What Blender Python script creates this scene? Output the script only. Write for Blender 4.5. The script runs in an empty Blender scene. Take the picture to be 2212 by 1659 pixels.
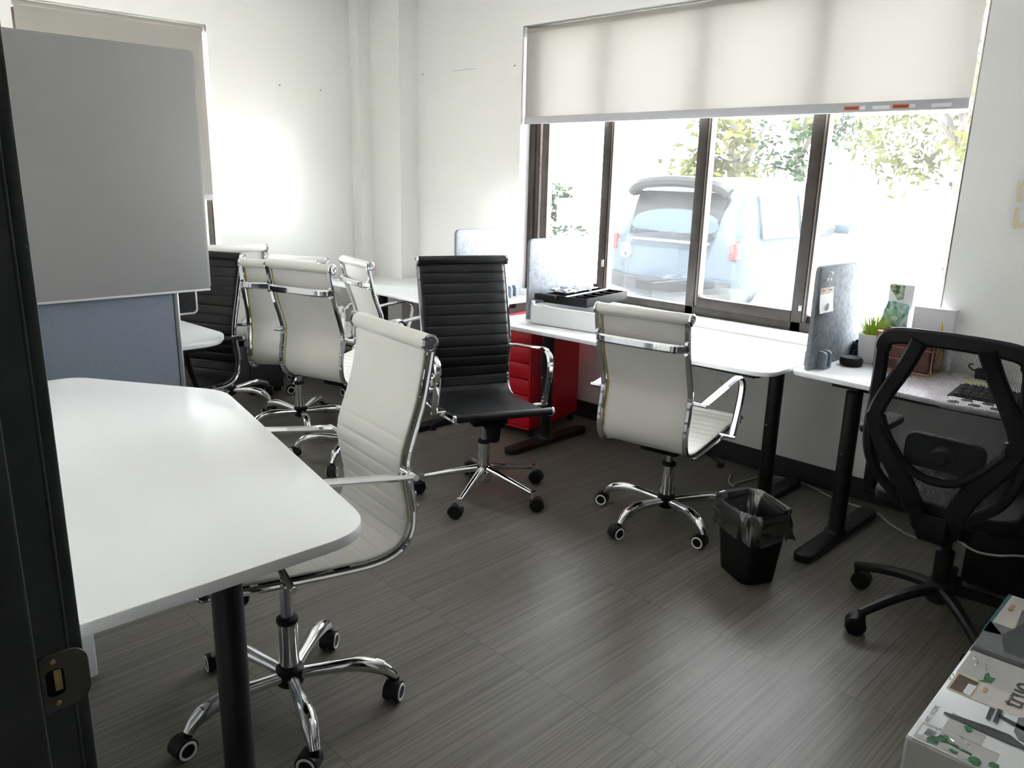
import bpy, bmesh, math, random
from mathutils import Vector, Matrix
PI = math.pi
S = 0.91            # measured layout units -> metres
sc = bpy.context.scene
COL = sc.collection
rnd = random.Random(7)

# ------------------------------------------------------------------ materials
def mat(name, col=(.8, .8, .8), rough=.5, metal=0., spec=.5, var=0., vscale=20., bump=0., bscale=80., coat=0., alpha=1., trans=0., sheen=0., stretch=None):
    m = bpy.data.materials.new(name); m.use_nodes = True
    nt = m.node_tree; b = nt.nodes['Principled BSDF']
    b.inputs['Base Color'].default_value = (*col, 1)
    b.inputs['Roughness'].default_value = rough
    b.inputs['Metallic'].default_value = metal
    b.inputs['Specular IOR Level'].default_value = spec
    b.inputs['Coat Weight'].default_value = coat
    b.inputs['Alpha'].default_value = alpha
    b.inputs['Transmission Weight'].default_value = trans
    b.inputs['Sheen Weight'].default_value = sheen
    tc = nt.nodes.new('ShaderNodeTexCoord')
    src = tc.outputs['Object']
    if stretch:
        mp = nt.nodes.new('ShaderNodeMapping'); mp.inputs['Scale'].default_value = stretch
        nt.links.new(src, mp.inputs['Vector']); src = mp.outputs['Vector']
    if var:
        n = nt.nodes.new('ShaderNodeTexNoise'); n.inputs['Scale'].default_value = vscale; n.inputs['Detail'].default_value = 5
        r = nt.nodes.new('ShaderNodeValToRGB')
        r.color_ramp.elements[0].position = .3; r.color_ramp.elements[1].position = .7
        r.color_ramp.elements[0].color = (*[c * (1 - var) for c in col], 1)
        r.color_ramp.elements[1].color = (*[min(1, c * (1 + var)) for c in col], 1)
        nt.links.new(src, n.inputs['Vector']); nt.links.new(n.outputs['Fac'], r.inputs['Fac'])
        nt.links.new(r.outputs['Color'], b.inputs['Base Color'])
    if bump:
        n2 = nt.nodes.new('ShaderNodeTexNoise'); n2.inputs['Scale'].default_value = bscale; n2.inputs['Detail'].default_value = 3
        bp = nt.nodes.new('ShaderNodeBump'); bp.inputs['Strength'].default_value = bump; bp.inputs['Distance'].default_value = .01
        nt.links.new(src, n2.inputs['Vector']); nt.links.new(n2.outputs['Fac'], bp.inputs['Height'])
        nt.links.new(bp.outputs['Normal'], b.inputs['Normal'])
    return m

def mixed(name, parts):
    """material from a list of (shader type, colour, roughness, weight) mixed in sequence"""
    m = bpy.data.materials.new(name); m.use_nodes = True
    nt = m.node_tree; nt.nodes.clear(); out = nt.nodes.new('ShaderNodeOutputMaterial')
    cur = None; tot = 0
    for t, c, r, w in parts:
        s = nt.nodes.new(t); s.inputs['Color'].default_value = (*c, 1)
        if 'Roughness' in s.inputs and r is not None: s.inputs['Roughness'].default_value = r
        if cur is None: cur = s; tot = w
        else:
            mx = nt.nodes.new('ShaderNodeMixShader'); tot += w; mx.inputs['Fac'].default_value = w / tot
            nt.links.new(cur.outputs[0], mx.inputs[1]); nt.links.new(s.outputs[0], mx.inputs[2]); cur = mx
    nt.links.new(cur.outputs[0], out.inputs['Surface'])
    return m

M = {}
M['wall'] = mat('wall_paint', (.88, .88, .855), .24, spec=.85, bump=.04, bscale=160)
M['ceiling'] = mat('ceiling_paint', (.88, .88, .87), .8)
M['unseen_dark'] = mat('unseen_wall_dark', (.12, .12, .125), .7)
M['base'] = mat('baseboard_vinyl', (.018, .018, .018), .5, var=.2)
M['laminate'] = mat('white_laminate', (.90, .915, .93), .24, spec=.6, bump=.02, bscale=400)
M['black_metal'] = mat('black_powder_coat', (.006, .006, .0065), .45, spec=.35, bump=.03, bscale=500)
M['chrome'] = mat('chrome', (.78, .79, .8), .07, metal=1., var=.03)
M['steel'] = mat('brushed_steel', (.55, .56, .57), .25, metal=1., var=.08, stretch=(1, 1, 30))
M['white_leather'] = mat('white_leatherette', (.80, .79, .755), .42, spec=.4, bump=.06, bscale=300, var=.02, vscale=6)
M['yellowed'] = mat('yellowed_edge', (.55, .47, .20), .5, var=.15, vscale=30)
M['black_leather'] = mat('black_leatherette', (.006, .006, .0065), .42, spec=.3, bump=.10, bscale=250, var=.15)
M['black_plastic'] = mat('black_plastic', (.006, .006, .0065), .48, spec=.3, bump=.03, bscale=400)
M['black_matte'] = mat('black_matte', (.007, .007, .0075), .7, spec=.2, var=.1)
M['ring_white'] = mat('caster_white', (.75, .75, .73), .4)
M['jamb'] = mat('door_frame_paint', (.075, .081, .081), .42, spec=.35, bump=.04, bscale=120, var=.1, vscale=5)
M['strike'] = mat('strike_bronze', (.16, .15, .125), .38, metal=.6, var=.2)
M['brass'] = mat('worn_brass', (.55, .42, .2), .35, metal=1., var=.3, vscale=60)
M['felt'] = mat('grey_felt', (.255, .272, .298), 1., spec=.0, var=.2, vscale=45, bump=.12, bscale=220, sheen=0.)
M['felt_clip'] = mat('clip_grey', (.20, .24, .28), .6, var=.06)
M['partition'] = mat('blue_grey_fabric', (.135, .155, .185), .95, spec=.1, var=.08, vscale=160, bump=.15, bscale=500)
M['alu'] = mat('aluminium_trim', (.42, .42, .43), .35, metal=.9, var=.05)
M['board'] = mat('whiteboard_enamel', (.21, .21, .21), .5, spec=.35, var=.015, vscale=200)
M['board_edge'] = mat('whiteboard_edge', (.40, .40, .40), .5)
M['red'] = mat('red_enamel', (.66, .006, .020), .38, spec=.45, bump=.02)
M['white_plastic'] = mat('white_plastic', (.80, .81, .82), .4)
M['white_box'] = mat('white_coated_steel', (.82, .83, .84), .35)
M['frame'] = mat('bronze_frame', (.045, .038, .032), .45, spec=.4, var=.25, vscale=14)
M['seal'] = mat('dusty_seal', (.42, .35, .31), .7, var=.2, vscale=40)
M['sill'] = mat('sill_paint', (.8, .8, .79), .5, var=.06, vscale=12)
M['pot'] = mat('white_pot', (.74, .73, .71), .5)
M['grass'] = mat('plastic_grass', (.30, .42, .015), .5, var=.35, vscale=40)
M['copper'] = mat('rose_copper', (.72, .30, .18), .22, metal=1., var=.06)
M['paper'] = mat('white_paper', (.82, .82, .82), .7, var=.015, vscale=5)
M['cream'] = mat('cream_paper', (.62, .50, .36), .7, var=.08)
M['gold'] = mat('gold_print', (.80, .73, .52), .6, var=.3, vscale=260)
M['ink'] = mat('grey_ink', (.25, .25, .27), .7)
M['ink_dark'] = mat('dark_ink', (.03, .03, .03), .6)
M['lavender'] = mat('lavender_card', (.68, .66, .70), .5, var=.02)
M['pink'] = mat('pink_card', (.22, .075, .08), .55, var=.2)
M['crimson'] = mat('crimson_card', (.10, .02, .03), .5, var=.2)
M['navy'] = mat('navy_card', (.03, .045, .09), .5, var=.2)
M['teal_card'] = mat('teal_card', (.03, .22, .24), .5, var=.3)
M['orange'] = mat('orange_label', (.62, .12, .03), .5, var=.25, vscale=120)
M['yellow'] = mat('yellow_pencil', (.75, .45, .03), .4)
M['sticky'] = mat('pale_yellow_paper', (.66, .66, .36), .7)
M['cable'] = mat('grey_cable', (.34, .34, .33), .5)
M['cardboard'] = mat('grey_cardboard', (.44, .43, .41), .8, var=.06, vscale=90)
M['print_white'] = mat('box_print_white', (.62, .64, .645), .28, spec=.5, var=.02)
M['print_grey'] = mat('box_print_grey', (.40, .395, .385), .28, var=.05, vscale=30)
M['print_beige'] = mat('box_print_beige', (.53, .50, .46), .28, var=.05, vscale=30)
M['print_dark'] = mat('box_print_dark', (.045, .05, .052), .28, var=.2, vscale=60)
M['print_mid'] = mat('box_print_mid', (.15, .155, .16), .28, var=.12, vscale=60)
M['print_teal'] = mat('box_print_teal', (.03, .16, .18), .28, var=.15)
M['print_brown'] = mat('box_print_brown', (.10, .07, .05), .28, var=.35, vscale=40)
M['print_green'] = mat('box_print_green', (.03, .14, .05), .28, var=.5, vscale=90)
M['print_wood'] = mat('box_print_wood', (.50, .30, .18), .28, var=.2)
M['print_tan'] = mat('box_print_tan', (.52, .46, .30), .28)
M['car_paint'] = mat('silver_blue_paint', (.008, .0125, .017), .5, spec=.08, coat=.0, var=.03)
M['car_dark'] = mat('car_trim', (.004, .0045, .005), .5, spec=.04)
M['car_glass'] = mat('car_glass', (.004, .0045, .005), .2, spec=.05)
M['car_side_glass'] = mat('car_side_glass', (.012, .014, .016), .05, spec=.8)
M['tyre'] = mat('tyre', (.02, .02, .02), .8)
M['tail'] = mat('tail_light_red', (.035, .006, .007), .4, spec=.1)
M['asphalt'] = mat('pale_concrete', (.52, .51, .49), .9, var=.12, vscale=3)
M['bark'] = mat('bark', (.02, .017, .015), .9, var=.3, vscale=12)

def leaf_mat(name, c):
    m = mixed(name, [('ShaderNodeBsdfDiffuse', c, .5, .55), ('ShaderNodeBsdfTranslucent', tuple(min(1, x * 1.2) for x in c), None, .45)])
    nt = m.node_tree
    tc = nt.nodes.new('ShaderNodeTexCoord'); n = nt.nodes.new('ShaderNodeTexNoise'); n.inputs['Scale'].default_value = 1.2
    r = nt.nodes.new('ShaderNodeValToRGB'); r.color_ramp.elements[0].color = (*[x * .45 for x in c], 1); r.color_ramp.elements[1].color = (*[min(1, x * 1.5) for x in c], 1)
    r.color_ramp.elements[0].position = .35; r.color_ramp.elements[1].position = .65
    nt.links.new(tc.outputs['Object'], n.inputs['Vector']); nt.links.new(n.outputs['Fac'], r.inputs['Fac'])
    for s in nt.nodes:
        if s.type in ('BSDF_DIFFUSE', 'BSDF_TRANSLUCENT'): nt.links.new(r.outputs['Color'], s.inputs['Color'])
    return m
M['leaf_yellow'] = leaf_mat('leaf_yellow_green', (.022, .025, .006))
M['leaf_green'] = leaf_mat('leaf_green', (.008, .015, .007))

# dusty window glass: mostly clear, a thin film of dust that catches the light, a weak mirror
M['glass'] = mixed('dusty_glass', [('ShaderNodeBsdfTransparent', (.97, .98, .98), None, .95), ('ShaderNodeBsdfDiffuse', (.7, .72, .74), .5, .01), ('ShaderNodeBsdfTranslucent', (.8, .82, .84), None, .006), ('ShaderNodeBsdfGlossy', (1, 1, 1), .02, .05)])
M['clean_glass'] = mixed('clean_glass', [('ShaderNodeBsdfTransparent', (.97, .98, .98), None, .93), ('ShaderNodeBsdfGlossy', (1, 1, 1), .02, .05)])
# roller blind cloth: lets part of the daylight through
M['blind'] = mixed('blind_cloth', [('ShaderNodeBsdfDiffuse', (.45, .435, .405), .6, .94), ('ShaderNodeBsdfTranslucent', (.62, .60, .56), None, .06)])
M['hem'] = mat('blind_hem', (.50, .50, .52), .7, var=.02, vscale=120)
M['bag'] = mixed('clear_bin_bag', [('ShaderNodeBsdfTransparent', (.55, .55, .55), None, .62), ('ShaderNodeBsdfDiffuse', (.03, .03, .03), .5, .16), ('ShaderNodeBsdfGlossy', (.8, .8, .8), .12, .24)])
M['film'] = mixed('clear_film', [('ShaderNodeBsdfTransparent', (1, 1, 1), None, .5), ('ShaderNodeBsdfGlossy', (1, 1, 1), .1, .5)])

def mesh_fabric():
    m = bpy.data.materials.new('chair_mesh_net'); m.use_nodes = True; nt = m.node_tree; b = nt.nodes['Principled BSDF']
    b.inputs['Base Color'].default_value = (.02, .02, .021, 1); b.inputs['Roughness'].default_value = .6
    out = nt.nodes['Material Output']; tr = nt.nodes.new('ShaderNodeBsdfTransparent'); mx = nt.nodes.new('ShaderNodeMixShader')
    tc = nt.nodes.new('ShaderNodeTexCoord'); sp = nt.nodes.new('ShaderNodeSeparateXYZ'); nt.links.new(tc.outputs['Object'], sp.inputs[0])
    hs = []
    for ax, per in ((0, .0042), (2, .0042)):
        d = nt.nodes.new('ShaderNodeMath'); d.operation = 'DIVIDE'; d.inputs[1].default_value = per; nt.links.new(sp.outputs[ax], d.inputs[0])
        f = nt.nodes.new('ShaderNodeMath'); f.operation = 'FRACT'; nt.links.new(d.outputs[0], f.inputs[0])
        g = nt.nodes.new('ShaderNodeMath'); g.operation = 'LESS_THAN'; g.inputs[1].default_value = .36; nt.links.new(f.outputs[0], g.inputs[0]); hs.append(g)
    mxm = nt.nodes.new('ShaderNodeMath'); mxm.operation = 'MAXIMUM'
    nt.links.new(hs[0].outputs[0], mxm.inputs[0]); nt.links.new(hs[1].outputs[0], mxm.inputs[1])
    nt.links.new(mxm.outputs[0], mx.inputs['Fac']); nt.links.new(tr.outputs[0], mx.inputs[1]); nt.links.new(b.outputs[0], mx.inputs[2])
    nt.links.new(mx.outputs[0], out.inputs['Surface'])
    return m
M['net'] = mesh_fabric()

def marble():
    m = mat('teal_marble_print', (.4, .6, .6), .45); nt = m.node_tree; b = nt.nodes['Principled BSDF']
    tc = nt.nodes.new('ShaderNodeTexCoord'); n = nt.nodes.new('ShaderNodeTexNoise'); n.inputs['Scale'].default_value = 16; n.inputs['Detail'].default_value = 6; n.inputs['Distortion'].default_value = 1.5
    r = nt.nodes.new('ShaderNodeValToRGB'); e = r.color_ramp.elements
    e[0].position = .38; e[0].color = (.03, .22, .24, 1); e[1].position = .62; e[1].color = (.72, .70, .68, 1)
    k = e.new(.5); k.color = (.30, .50, .50, 1)
    nt.links.new(tc.outputs['Object'], n.inputs['Vector']); nt.links.new(n.outputs['Fac'], r.inputs['Fac']); nt.links.new(r.outputs['Color'], b.inputs['Base Color'])
    return m
M['marble'] = marble()

def leafprint():
    m = mat('leaf_print', (.2, .3, .15), .6); nt = m.node_tree; b = nt.nodes['Principled BSDF']
    tc = nt.nodes.new('ShaderNodeTexCoord'); n = nt.nodes.new('ShaderNodeTexNoise'); n.inputs['Scale'].default_value = 45; n.inputs['Detail'].default_value = 4
    r = nt.nodes.new('ShaderNodeValToRGB'); e = r.color_ramp.elements
    e[0].position = .38; e[0].color = (.06, .13, .05, 1); e[1].position = .62; e[1].color = (.55, .58, .42, 1)
    nt.links.new(tc.outputs['Object'], n.inputs['Vector']); nt.links.new(n.outputs['Fac'], r.inputs['Fac']); nt.links.new(r.outputs['Color'], b.inputs['Base Color'])
    return m
M['leafprint'] = leafprint()

def floor_mat():
    """grey linear-grain vinyl tiles, 0.672 x 0.3345, long side and grain along x"""
    m = bpy.data.materials.new('grey_grain_tiles'); m.use_nodes = True; nt = m.node_tree; b = nt.nodes['Principled BSDF']; N = nt.nodes; L = nt.links
    def mth(op, a, bb=None, c=None):
        n = N.new('ShaderNodeMath'); n.operation = op
        for i, v in enumerate((a, bb, c)):
            if v is None: continue
            if isinstance(v, (int, float)): n.inputs[i].default_value = v
            else: L.new(v, n.inputs[i])
        return n.outputs[0]
    tc = N.new('ShaderNodeTexCoord'); sp = N.new('ShaderNodeSeparateXYZ'); L.new(tc.outputs['Object'], sp.inputs[0])
    u = mth('DIVIDE', mth('SUBTRACT', sp.outputs[0], 1.006), .672); v = mth('DIVIDE', mth('SUBTRACT', sp.outputs[1], .858), .334)
    fu, fv = mth('FRACT', u), mth('FRACT', v); iu, iv = mth('FLOOR', u), mth('FLOOR', v)
    cid = N.new('ShaderNodeCombineXYZ'); L.new(iu, cid.inputs[0]); L.new(iv, cid.inputs[1])
    wn = N.new('ShaderNodeTexWhiteNoise'); wn.noise_dimensions = '3D'; L.new(cid.outputs[0], wn.inputs['Vector'])
    # streak noise, different offset in every tile
    off = N.new('ShaderNodeVectorMath'); off.operation = 'SCALE'; L.new(wn.outputs['Color'], off.inputs[0]); off.inputs['Scale'].default_value = 40
    add = N.new('ShaderNodeVectorMath'); add.operation = 'ADD'; L.new(tc.outputs['Object'], add.inputs[0]); L.new(off.outputs[0], add.inputs[1])
    def streak(sx, sy, det):
        mp = N.new('ShaderNodeMapping'); mp.inputs['Scale'].default_value = (sx, sy, 1); L.new(add.outputs[0], mp.inputs['Vector'])
        n = N.new('ShaderNodeTexNoise'); n.inputs['Scale'].default_value = 1; n.inputs['Detail'].default_value = det; n.inputs['Roughness'].default_value = .6
        L.new(mp.outputs[0], n.inputs['Vector']); return n.outputs['Fac']
    s1, s2 = streak(1.1, 150, 3), streak(2.2, 55, 2)
    val = mth('ADD', mth('MULTIPLY', mth('SUBTRACT', s1, .5), 2.0), mth('MULTIPLY', mth('SUBTRACT', s2, .5), .5))
    val = mth('ADD', val, mth('MULTIPLY', mth('SUBTRACT', wn.outputs['Value'], .5), .10))
    bright = mth('ADD', val, 1.0)
    du = mth('MULTIPLY', mth('MINIMUM', fu, mth('SUBTRACT', 1, fu)), .672); dv = mth('MULTIPLY', mth('MINIMUM', fv, mth('SUBTRACT', 1, fv)), .334)
    j = mth('MAXIMUM', mth('LESS_THAN', du, .0014), mth('MULTIPLY', mth('LESS_THAN', dv, .0011), .6))
    bright = mth('MULTIPLY', bright, mth('SUBTRACT', 1, mth('MULTIPLY', j, .45)))
    sc_ = N.new('ShaderNodeVectorMath'); sc_.operation = 'SCALE'; sc_.inputs[0].default_value = FLOOR_COL; L.new(bright, sc_.inputs['Scale'])
    L.new(sc_.outputs[0], b.inputs['Base Color'])
    b.inputs['Roughness'].default_value = .42; b.inputs['Specular IOR Level'].default_value = .4
    bp = N.new('ShaderNodeBump'); bp.inputs['Strength'].default_value = .12; bp.inputs['Distance'].default_value = .004; L.new(s1, bp.inputs['Height']); L.new(bp.outputs['Normal'], b.inputs['Normal'])
    return m
FLOOR_COL = (.130, .120, .101)
M['floor'] = floor_mat()

# ------------------------------------------------------------------ mesh building
class MB:
    def __init__(s): s.v = []; s.f = []; s.mi = []; s.cur = 0
    def add(s, vs, fs):
        n = len(s.v); s.v += [tuple(v) for v in vs]
        for f in fs: s.f.append([n + i for i in f]); s.mi.append(s.cur)
        return s
    def bm(s, b, mtx=None):
        b.verts.ensure_lookup_table(); b.verts.index_update()
        vs = [(mtx @ v.co) if mtx else v.co.copy() for v in b.verts]
        s.add(vs, [[v.index for v in f.verts] for f in b.faces]); b.free(); return s
    def box(s, lo, hi, bev=0., seg=2, mtx=None):
        b = bmesh.new(); bmesh.ops.create_cube(b, size=1)
        d = [hi[i] - lo[i] for i in range(3)]
        for v in b.verts: v.co = Vector([lo[i] + (v.co[i] + .5) * d[i] for i in range(3)])
        if bev: bmesh.ops.bevel(b, geom=b.edges[:], offset=min(bev, min(abs(x) for x in d) * .45), segments=seg, profile=.5, affect='EDGES')
        return s.bm(b, mtx)
    def prism(s, poly, z0, z1, bev=0., seg=2, mtx=None):
        b = bmesh.new(); vs = [b.verts.new((x, y, z0)) for x, y in poly]; f = b.faces.new(vs)
        r = bmesh.ops.extrude_face_region(b, geom=[f])
        for e in r['geom']:
            if isinstance(e, bmesh.types.BMVert): e.co.z = z1
        bmesh.ops.recalc_face_normals(b, faces=b.faces[:])
        if bev:
            es = [e for e in b.edges if abs(e.verts[0].co.z - e.verts[1].co.z) < 1e-6]
            bmesh.ops.bevel(b, geom=es, offset=bev, segments=seg, profile=.5, affect='EDGES')
        return s.bm(b, mtx)
    def tube(s, pts, r, seg=10, caps=True, closed=False):
        pts = [Vector(p) for p in pts]; n = len(pts); rs = r if isinstance(r, (list, tuple)) else [r] * n
        T = []
        for i in range(n):
            a = pts[(i - 1) % n] if (closed or i > 0) else pts[i]; b = pts[(i + 1) % n] if (closed or i < n - 1) else pts[i]
            T.append((b - a).normalized())
        u = T[0].orthogonal().normalized(); base = len(s.v); fs = []; vs = []
        for i in range(n):
            if i:
                q = T[i - 1].rotation_difference(T[i]); u = (q @ u); u = (u - T[i] * u.dot(T[i])).normalized()
            w = T[i].cross(u)
            for k in range(seg):
                a = 2 * PI * k / seg; vs.append(pts[i] + (u * math.cos(a) + w * math.sin(a)) * rs[i])
        m = n if closed else n - 1
        for i in range(m):
            j = (i + 1) % n
            for k in range(seg): fs.append([i * seg + k, i * seg + (k + 1) % seg, j * seg + (k + 1) % seg, j * seg + k])
        if caps and not closed: fs.append([k for k in range(seg)][::-1]); fs.append([(n - 1) * seg + k for k in range(seg)])
        return s.add(vs, fs)
    def bar(s, pts, w, h, nrm, rnd_=.3, closed=False):
        """rectangular (softened) section swept along pts; w along tangent x nrm, h along nrm. nrm: vector or list"""
        pts = [Vector(p) for p in pts]; n = len(pts); vs = []; fs = []
        c = min(w, h) * rnd_ if not isinstance(w, (list, tuple)) else min(min(w), h) * rnd_
        for i in range(n):
            a = pts[(i - 1) % n] if (closed or i > 0) else pts[i]; b = pts[(i + 1) % n] if (closed or i < n - 1) else pts[i]
            t = (b - a).normalized(); nn = Vector(nrm[i] if isinstance(nrm, list) else nrm); nn = (nn - t * nn.dot(t)).normalized(); sd = t.cross(nn)
            W = (w[i] if isinstance(w, (list, tuple)) else w) / 2; Hh = h / 2
            for a_, b_ in ((-W + c, -Hh), (W - c, -Hh), (W, -Hh + c), (W, Hh - c), (W - c, Hh), (-W + c, Hh), (-W, Hh - c), (-W, -Hh + c)): vs.append(pts[i] + sd * a_ + nn * b_)
        m = n if closed else n - 1
        for i in range(m):
            j = (i + 1) % n
            for k in range(8): fs.append([i * 8 + k, i * 8 + (k + 1) % 8, j * 8 + (k + 1) % 8, j * 8 + k])
        if not closed: fs.append(list(range(8))[::-1]); fs.append([(n - 1) * 8 + k for k in range(8)])
        return s.add(vs, fs)
    def lathe(s, prof, seg=24, c=(0, 0, 0), axis='z', closed_ends=True):
        vs = []; fs = []; n = len(prof)
        for r, z in prof:
            for k in range(seg):
                a = 2 * PI * k / seg; x, y = r * math.cos(a), r * math.sin(a)
                p = {'z': (x, y, z), 'x': (z, x, y), 'y': (y, z, x)}[axis]
                vs.append((p[0] + c[0], p[1] + c[1], p[2] + c[2]))
        for i in range(n - 1):
            for k in range(seg): fs.append([i * seg + k, i * seg + (k + 1) % seg, (i + 1) * seg + (k + 1) % seg, (i + 1) * seg + k])
        if closed_ends: fs.append(list(range(seg))[::-1]); fs.append([(n - 1) * seg + k for k in range(seg)])
        return s.add(vs, fs)
    def cyl(s, a, b, r, seg=16): return s.tube([a, b], r, seg)
    def quad(s, *p): return s.add(p, [list(range(len(p)))])
    def build(s, name, mats, parent=None, loc=None, sharp=32, keepn=False):
        me = bpy.data.meshes.new(name); me.from_pydata(s.v, [], s.f); me.update()
        mats = mats if isinstance(mats, (list, tuple)) else [mats]
        for m in mats: me.materials.append(M[m] if isinstance(m, str) else m)
        if len(mats) > 1:
            for p, i in zip(me.polygons, s.mi): p.material_index = i
        if not keepn:
            b = bmesh.new(); b.from_mesh(me); bmesh.ops.recalc_face_normals(b, faces=b.faces[:]); b.to_mesh(me); b.free()
        me.shade_smooth(); me.set_sharp_from_angle(angle=math.radians(sharp))
        o = bpy.data.objects.new(name, me); COL.objects.link(o)
        if parent: o.parent = parent
        if loc: o.location = loc
        return o

def tag(o, label, cat, group=None, kind=None):
    o['label'] = label; o['category'] = cat
    if group: o['group'] = group
    if kind: o['kind'] = kind
    return o
def thing(name, label, cat, loc=(0, 0, 0), rot=0., group=None):
    o = bpy.data.objects.new(name, None); COL.objects.link(o); o.empty_display_size = .05
    o.location = loc; o.rotation_euler = (0, 0, math.radians(rot)); return tag(o, label, cat, group)
def struct(name, mb, m, **k):
    o = mb.build(name, m, **k); o['kind'] = 'structure'; return o
def copy_tree(src, loc, rot, label, group=None):
    r = src.copy(); COL.objects.link(r); r.location = loc; r.rotation_euler = (0, 0, math.radians(rot)); r['label'] = label
    if group: r['group'] = group
    for ch in list(src.children):
        c = ch.copy(); COL.objects.link(c); c.parent = r
        for g in list(ch.children):
            d = g.copy(); COL.objects.link(d); d.parent = c
    return r
def rrect(x0, y0, x1, y1, r, n=5):
    r = r if isinstance(r, (list, tuple)) else [r] * 4   # corners: (x0,y0) (x1,y0) (x1,y1) (x0,y1)
    P = []
    for (cx, cy, a0), q in zip(((x0, y0, 180), (x1, y0, 270), (x1, y1, 0), (x0, y1, 90)), r):
        if q <= 0: P.append((cx, cy)); continue
        ox = cx + q * (1 if cx == x0 else -1); oy = cy + q * (1 if cy == y0 else -1)
        for k in range(n + 1):
            a = math.radians(a0 + 90 * k / n); P.append((ox + q * math.cos(a), oy + q * math.sin(a)))
    return P
def rpoly(pts, rad, n=6):
    """polygon with rounded corners"""
    P = []; m = len(pts)
    for i in range(m):
        a, b, c = Vector(pts[i - 1]), Vector(pts[i]), Vector(pts[(i + 1) % m]); r = rad[i]
        if r <= 0: P.append(tuple(b)); continue
        d1 = (a - b).normalized(); d2 = (c - b).normalized()
        for k in range(n + 1):
            t = k / n; P.append(tuple((b + d1 * r) * (1 - t) ** 2 + b * 2 * t * (1 - t) + (b + d2 * r) * t * t))
    return P
def smooth(pts, n):
    pts = [Vector(p) for p in pts]; out = []
    for i in range(len(pts) - 1):
        p0 = pts[max(i - 1, 0)]; p1 = pts[i]; p2 = pts[i + 1]; p3 = pts[min(i + 2, len(pts) - 1)]
        for k in range(n):
            t = k / n; out.append(.5 * ((2 * p1) + (p2 - p0) * t + (2 * p0 - 5 * p1 + 4 * p2 - p3) * t * t + (3 * p1 - p0 - 3 * p2 + p3) * t ** 3))
    out.append(pts[-1]); return out
def resample(pts, step):
    pts = [Vector(p) for p in pts]; d = [0]
    for a, b in zip(pts, pts[1:]): d.append(d[-1] + (b - a).length)
    n = max(2, round(d[-1] / step)); out = []; j = 0
    for i in range(n + 1):
        s = d[-1] * i / n
        while j < len(d) - 2 and d[j + 1] < s: j += 1
        t = (s - d[j]) / max(d[j + 1] - d[j], 1e-9); out.append(pts[j].lerp(pts[j + 1], min(max(t, 0), 1)))
    return out
def text_mesh(txt, size, m, name, parent, mtx):
    c = bpy.data.curves.new(name, 'FONT'); c.body = txt; c.size = size
    o = bpy.data.objects.new(name, c); COL.objects.link(o)
    bpy.context.view_layer.update()
    me = bpy.data.meshes.new_from_object(o.evaluated_get(bpy.context.evaluated_depsgraph_get()))
    bpy.data.objects.remove(o); bpy.data.curves.remove(c)
    me.transform(mtx); me.materials.clear(); me.materials.append(M[m])
    t = bpy.data.objects.new(name, me); COL.objects.link(t); t.parent = parent
    return t

exec_parts = []
# ------------------------------------------------------------------ the room
XW, YL, CZ = 4.02, 5.634, 2.86          # window wall, left wall, ceiling
WX = .235                               # room side of the doorway wall
YS = -1.6                               # wall behind the right edge of the frame
b = MB(); b.box((-1.7, YS - .2, -.06), (XW + .12, YL + .2, 0)); struct('floor', b, 'floor')
b = MB(); b.box((-1.7, YS - .2, CZ), (XW + .22, YL + .22, CZ + .12)); struct('ceiling', b, 'ceiling')

def wall_with_hole(axis, p0, p1, a0, a1, h0, h1, z0, z1):
    """wall slab between p0..p1 on its normal axis, a0..a1 along, hole h0..h1 x z0..z1"""
    b = MB()
    def bx(s0, s1, u0, u1):
        if axis == 'x': b.box((p0, s0, u0), (p1, s1, u1))
        else: b.box((s0, p0, u0), (s1, p1, u1))
    bx(a0, h0, -.05, CZ); bx(h1, a1, -.05, CZ); bx(h0, h1, -.05, z0); bx(h0, h1, z1, CZ)
    return b
W1Y0, W1Y1, W1Z0, W1Z1 = 1.19, 4.0, .80, 2.545
struct('wall_window', wall_with_hole('x', XW, XW + .18, YS, YL + .18, W1Y0, W1Y1, W1Z0, W1Z1), 'wall')
W2X0, W2X1, W2Z0, W2Z1 = 1.43, 2.60, .95, 2.53
struct('wall_left', wall_with_hole('y', YL, YL + .18, -.1, XW, W2X0, W2X1, W2Z0, W2Z1), 'wall')
b = MB(); b.box((.10, 1.02, 0), (WX, YL, CZ)); b.box((.10, .96, 2.25), (WX, 1.02, CZ)); b.box((.10, YS, 2.25), (WX, .96, CZ)); b.box((.10, YS, 0), (WX, -.12, 2.25)); struct('wall_doorway', b, 'wall')
b = MB(); b.box((WX, YS - .18, 0), (XW + .18, YS, CZ)); struct('wall_right', b, 'unseen_dark')  # unseen end wall; dark paint chosen to cut bounce onto the right-hand floor
b = MB(); b.box((-1.7, YS, 0), (-1.55, YL + .18, CZ)); b.box((-1.55, YL, 0), (-.1, YL + .18, CZ)); b.box((-1.55, YS - .18, 0), (WX, YS, CZ)); struct('wall_corridor', b, 'unseen_dark')
# stepped column in the far corner
b = MB(); b.box((3.855, 5.14, 0), (XW + .01, YL + .01, CZ)); b.box((3.745, 5.514, 0), (3.856, YL + .01, CZ)); struct('wall_column', b, 'wall')
b = MB(); b.box((XW - .014, YS, 0), (XW, 5.14, .115), .004, 1); struct('baseboard_window', b, 'base')
b = MB(); b.box((WX, YL - .014, 0), (3.745, YL, .115), .004, 1); struct('baseboard_left', b, 'base')
b = MB(); b.box((3.841, 5.126, 0), (XW - .014, 5.14, .115), .003, 1); b.box((3.841, 5.14, 0), (3.855, 5.5, .115), .003, 1); b.box((3.731, 5.5, 0), (3.855, 5.514, .115), .003, 1); struct('baseboard_column', b, 'base')

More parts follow.
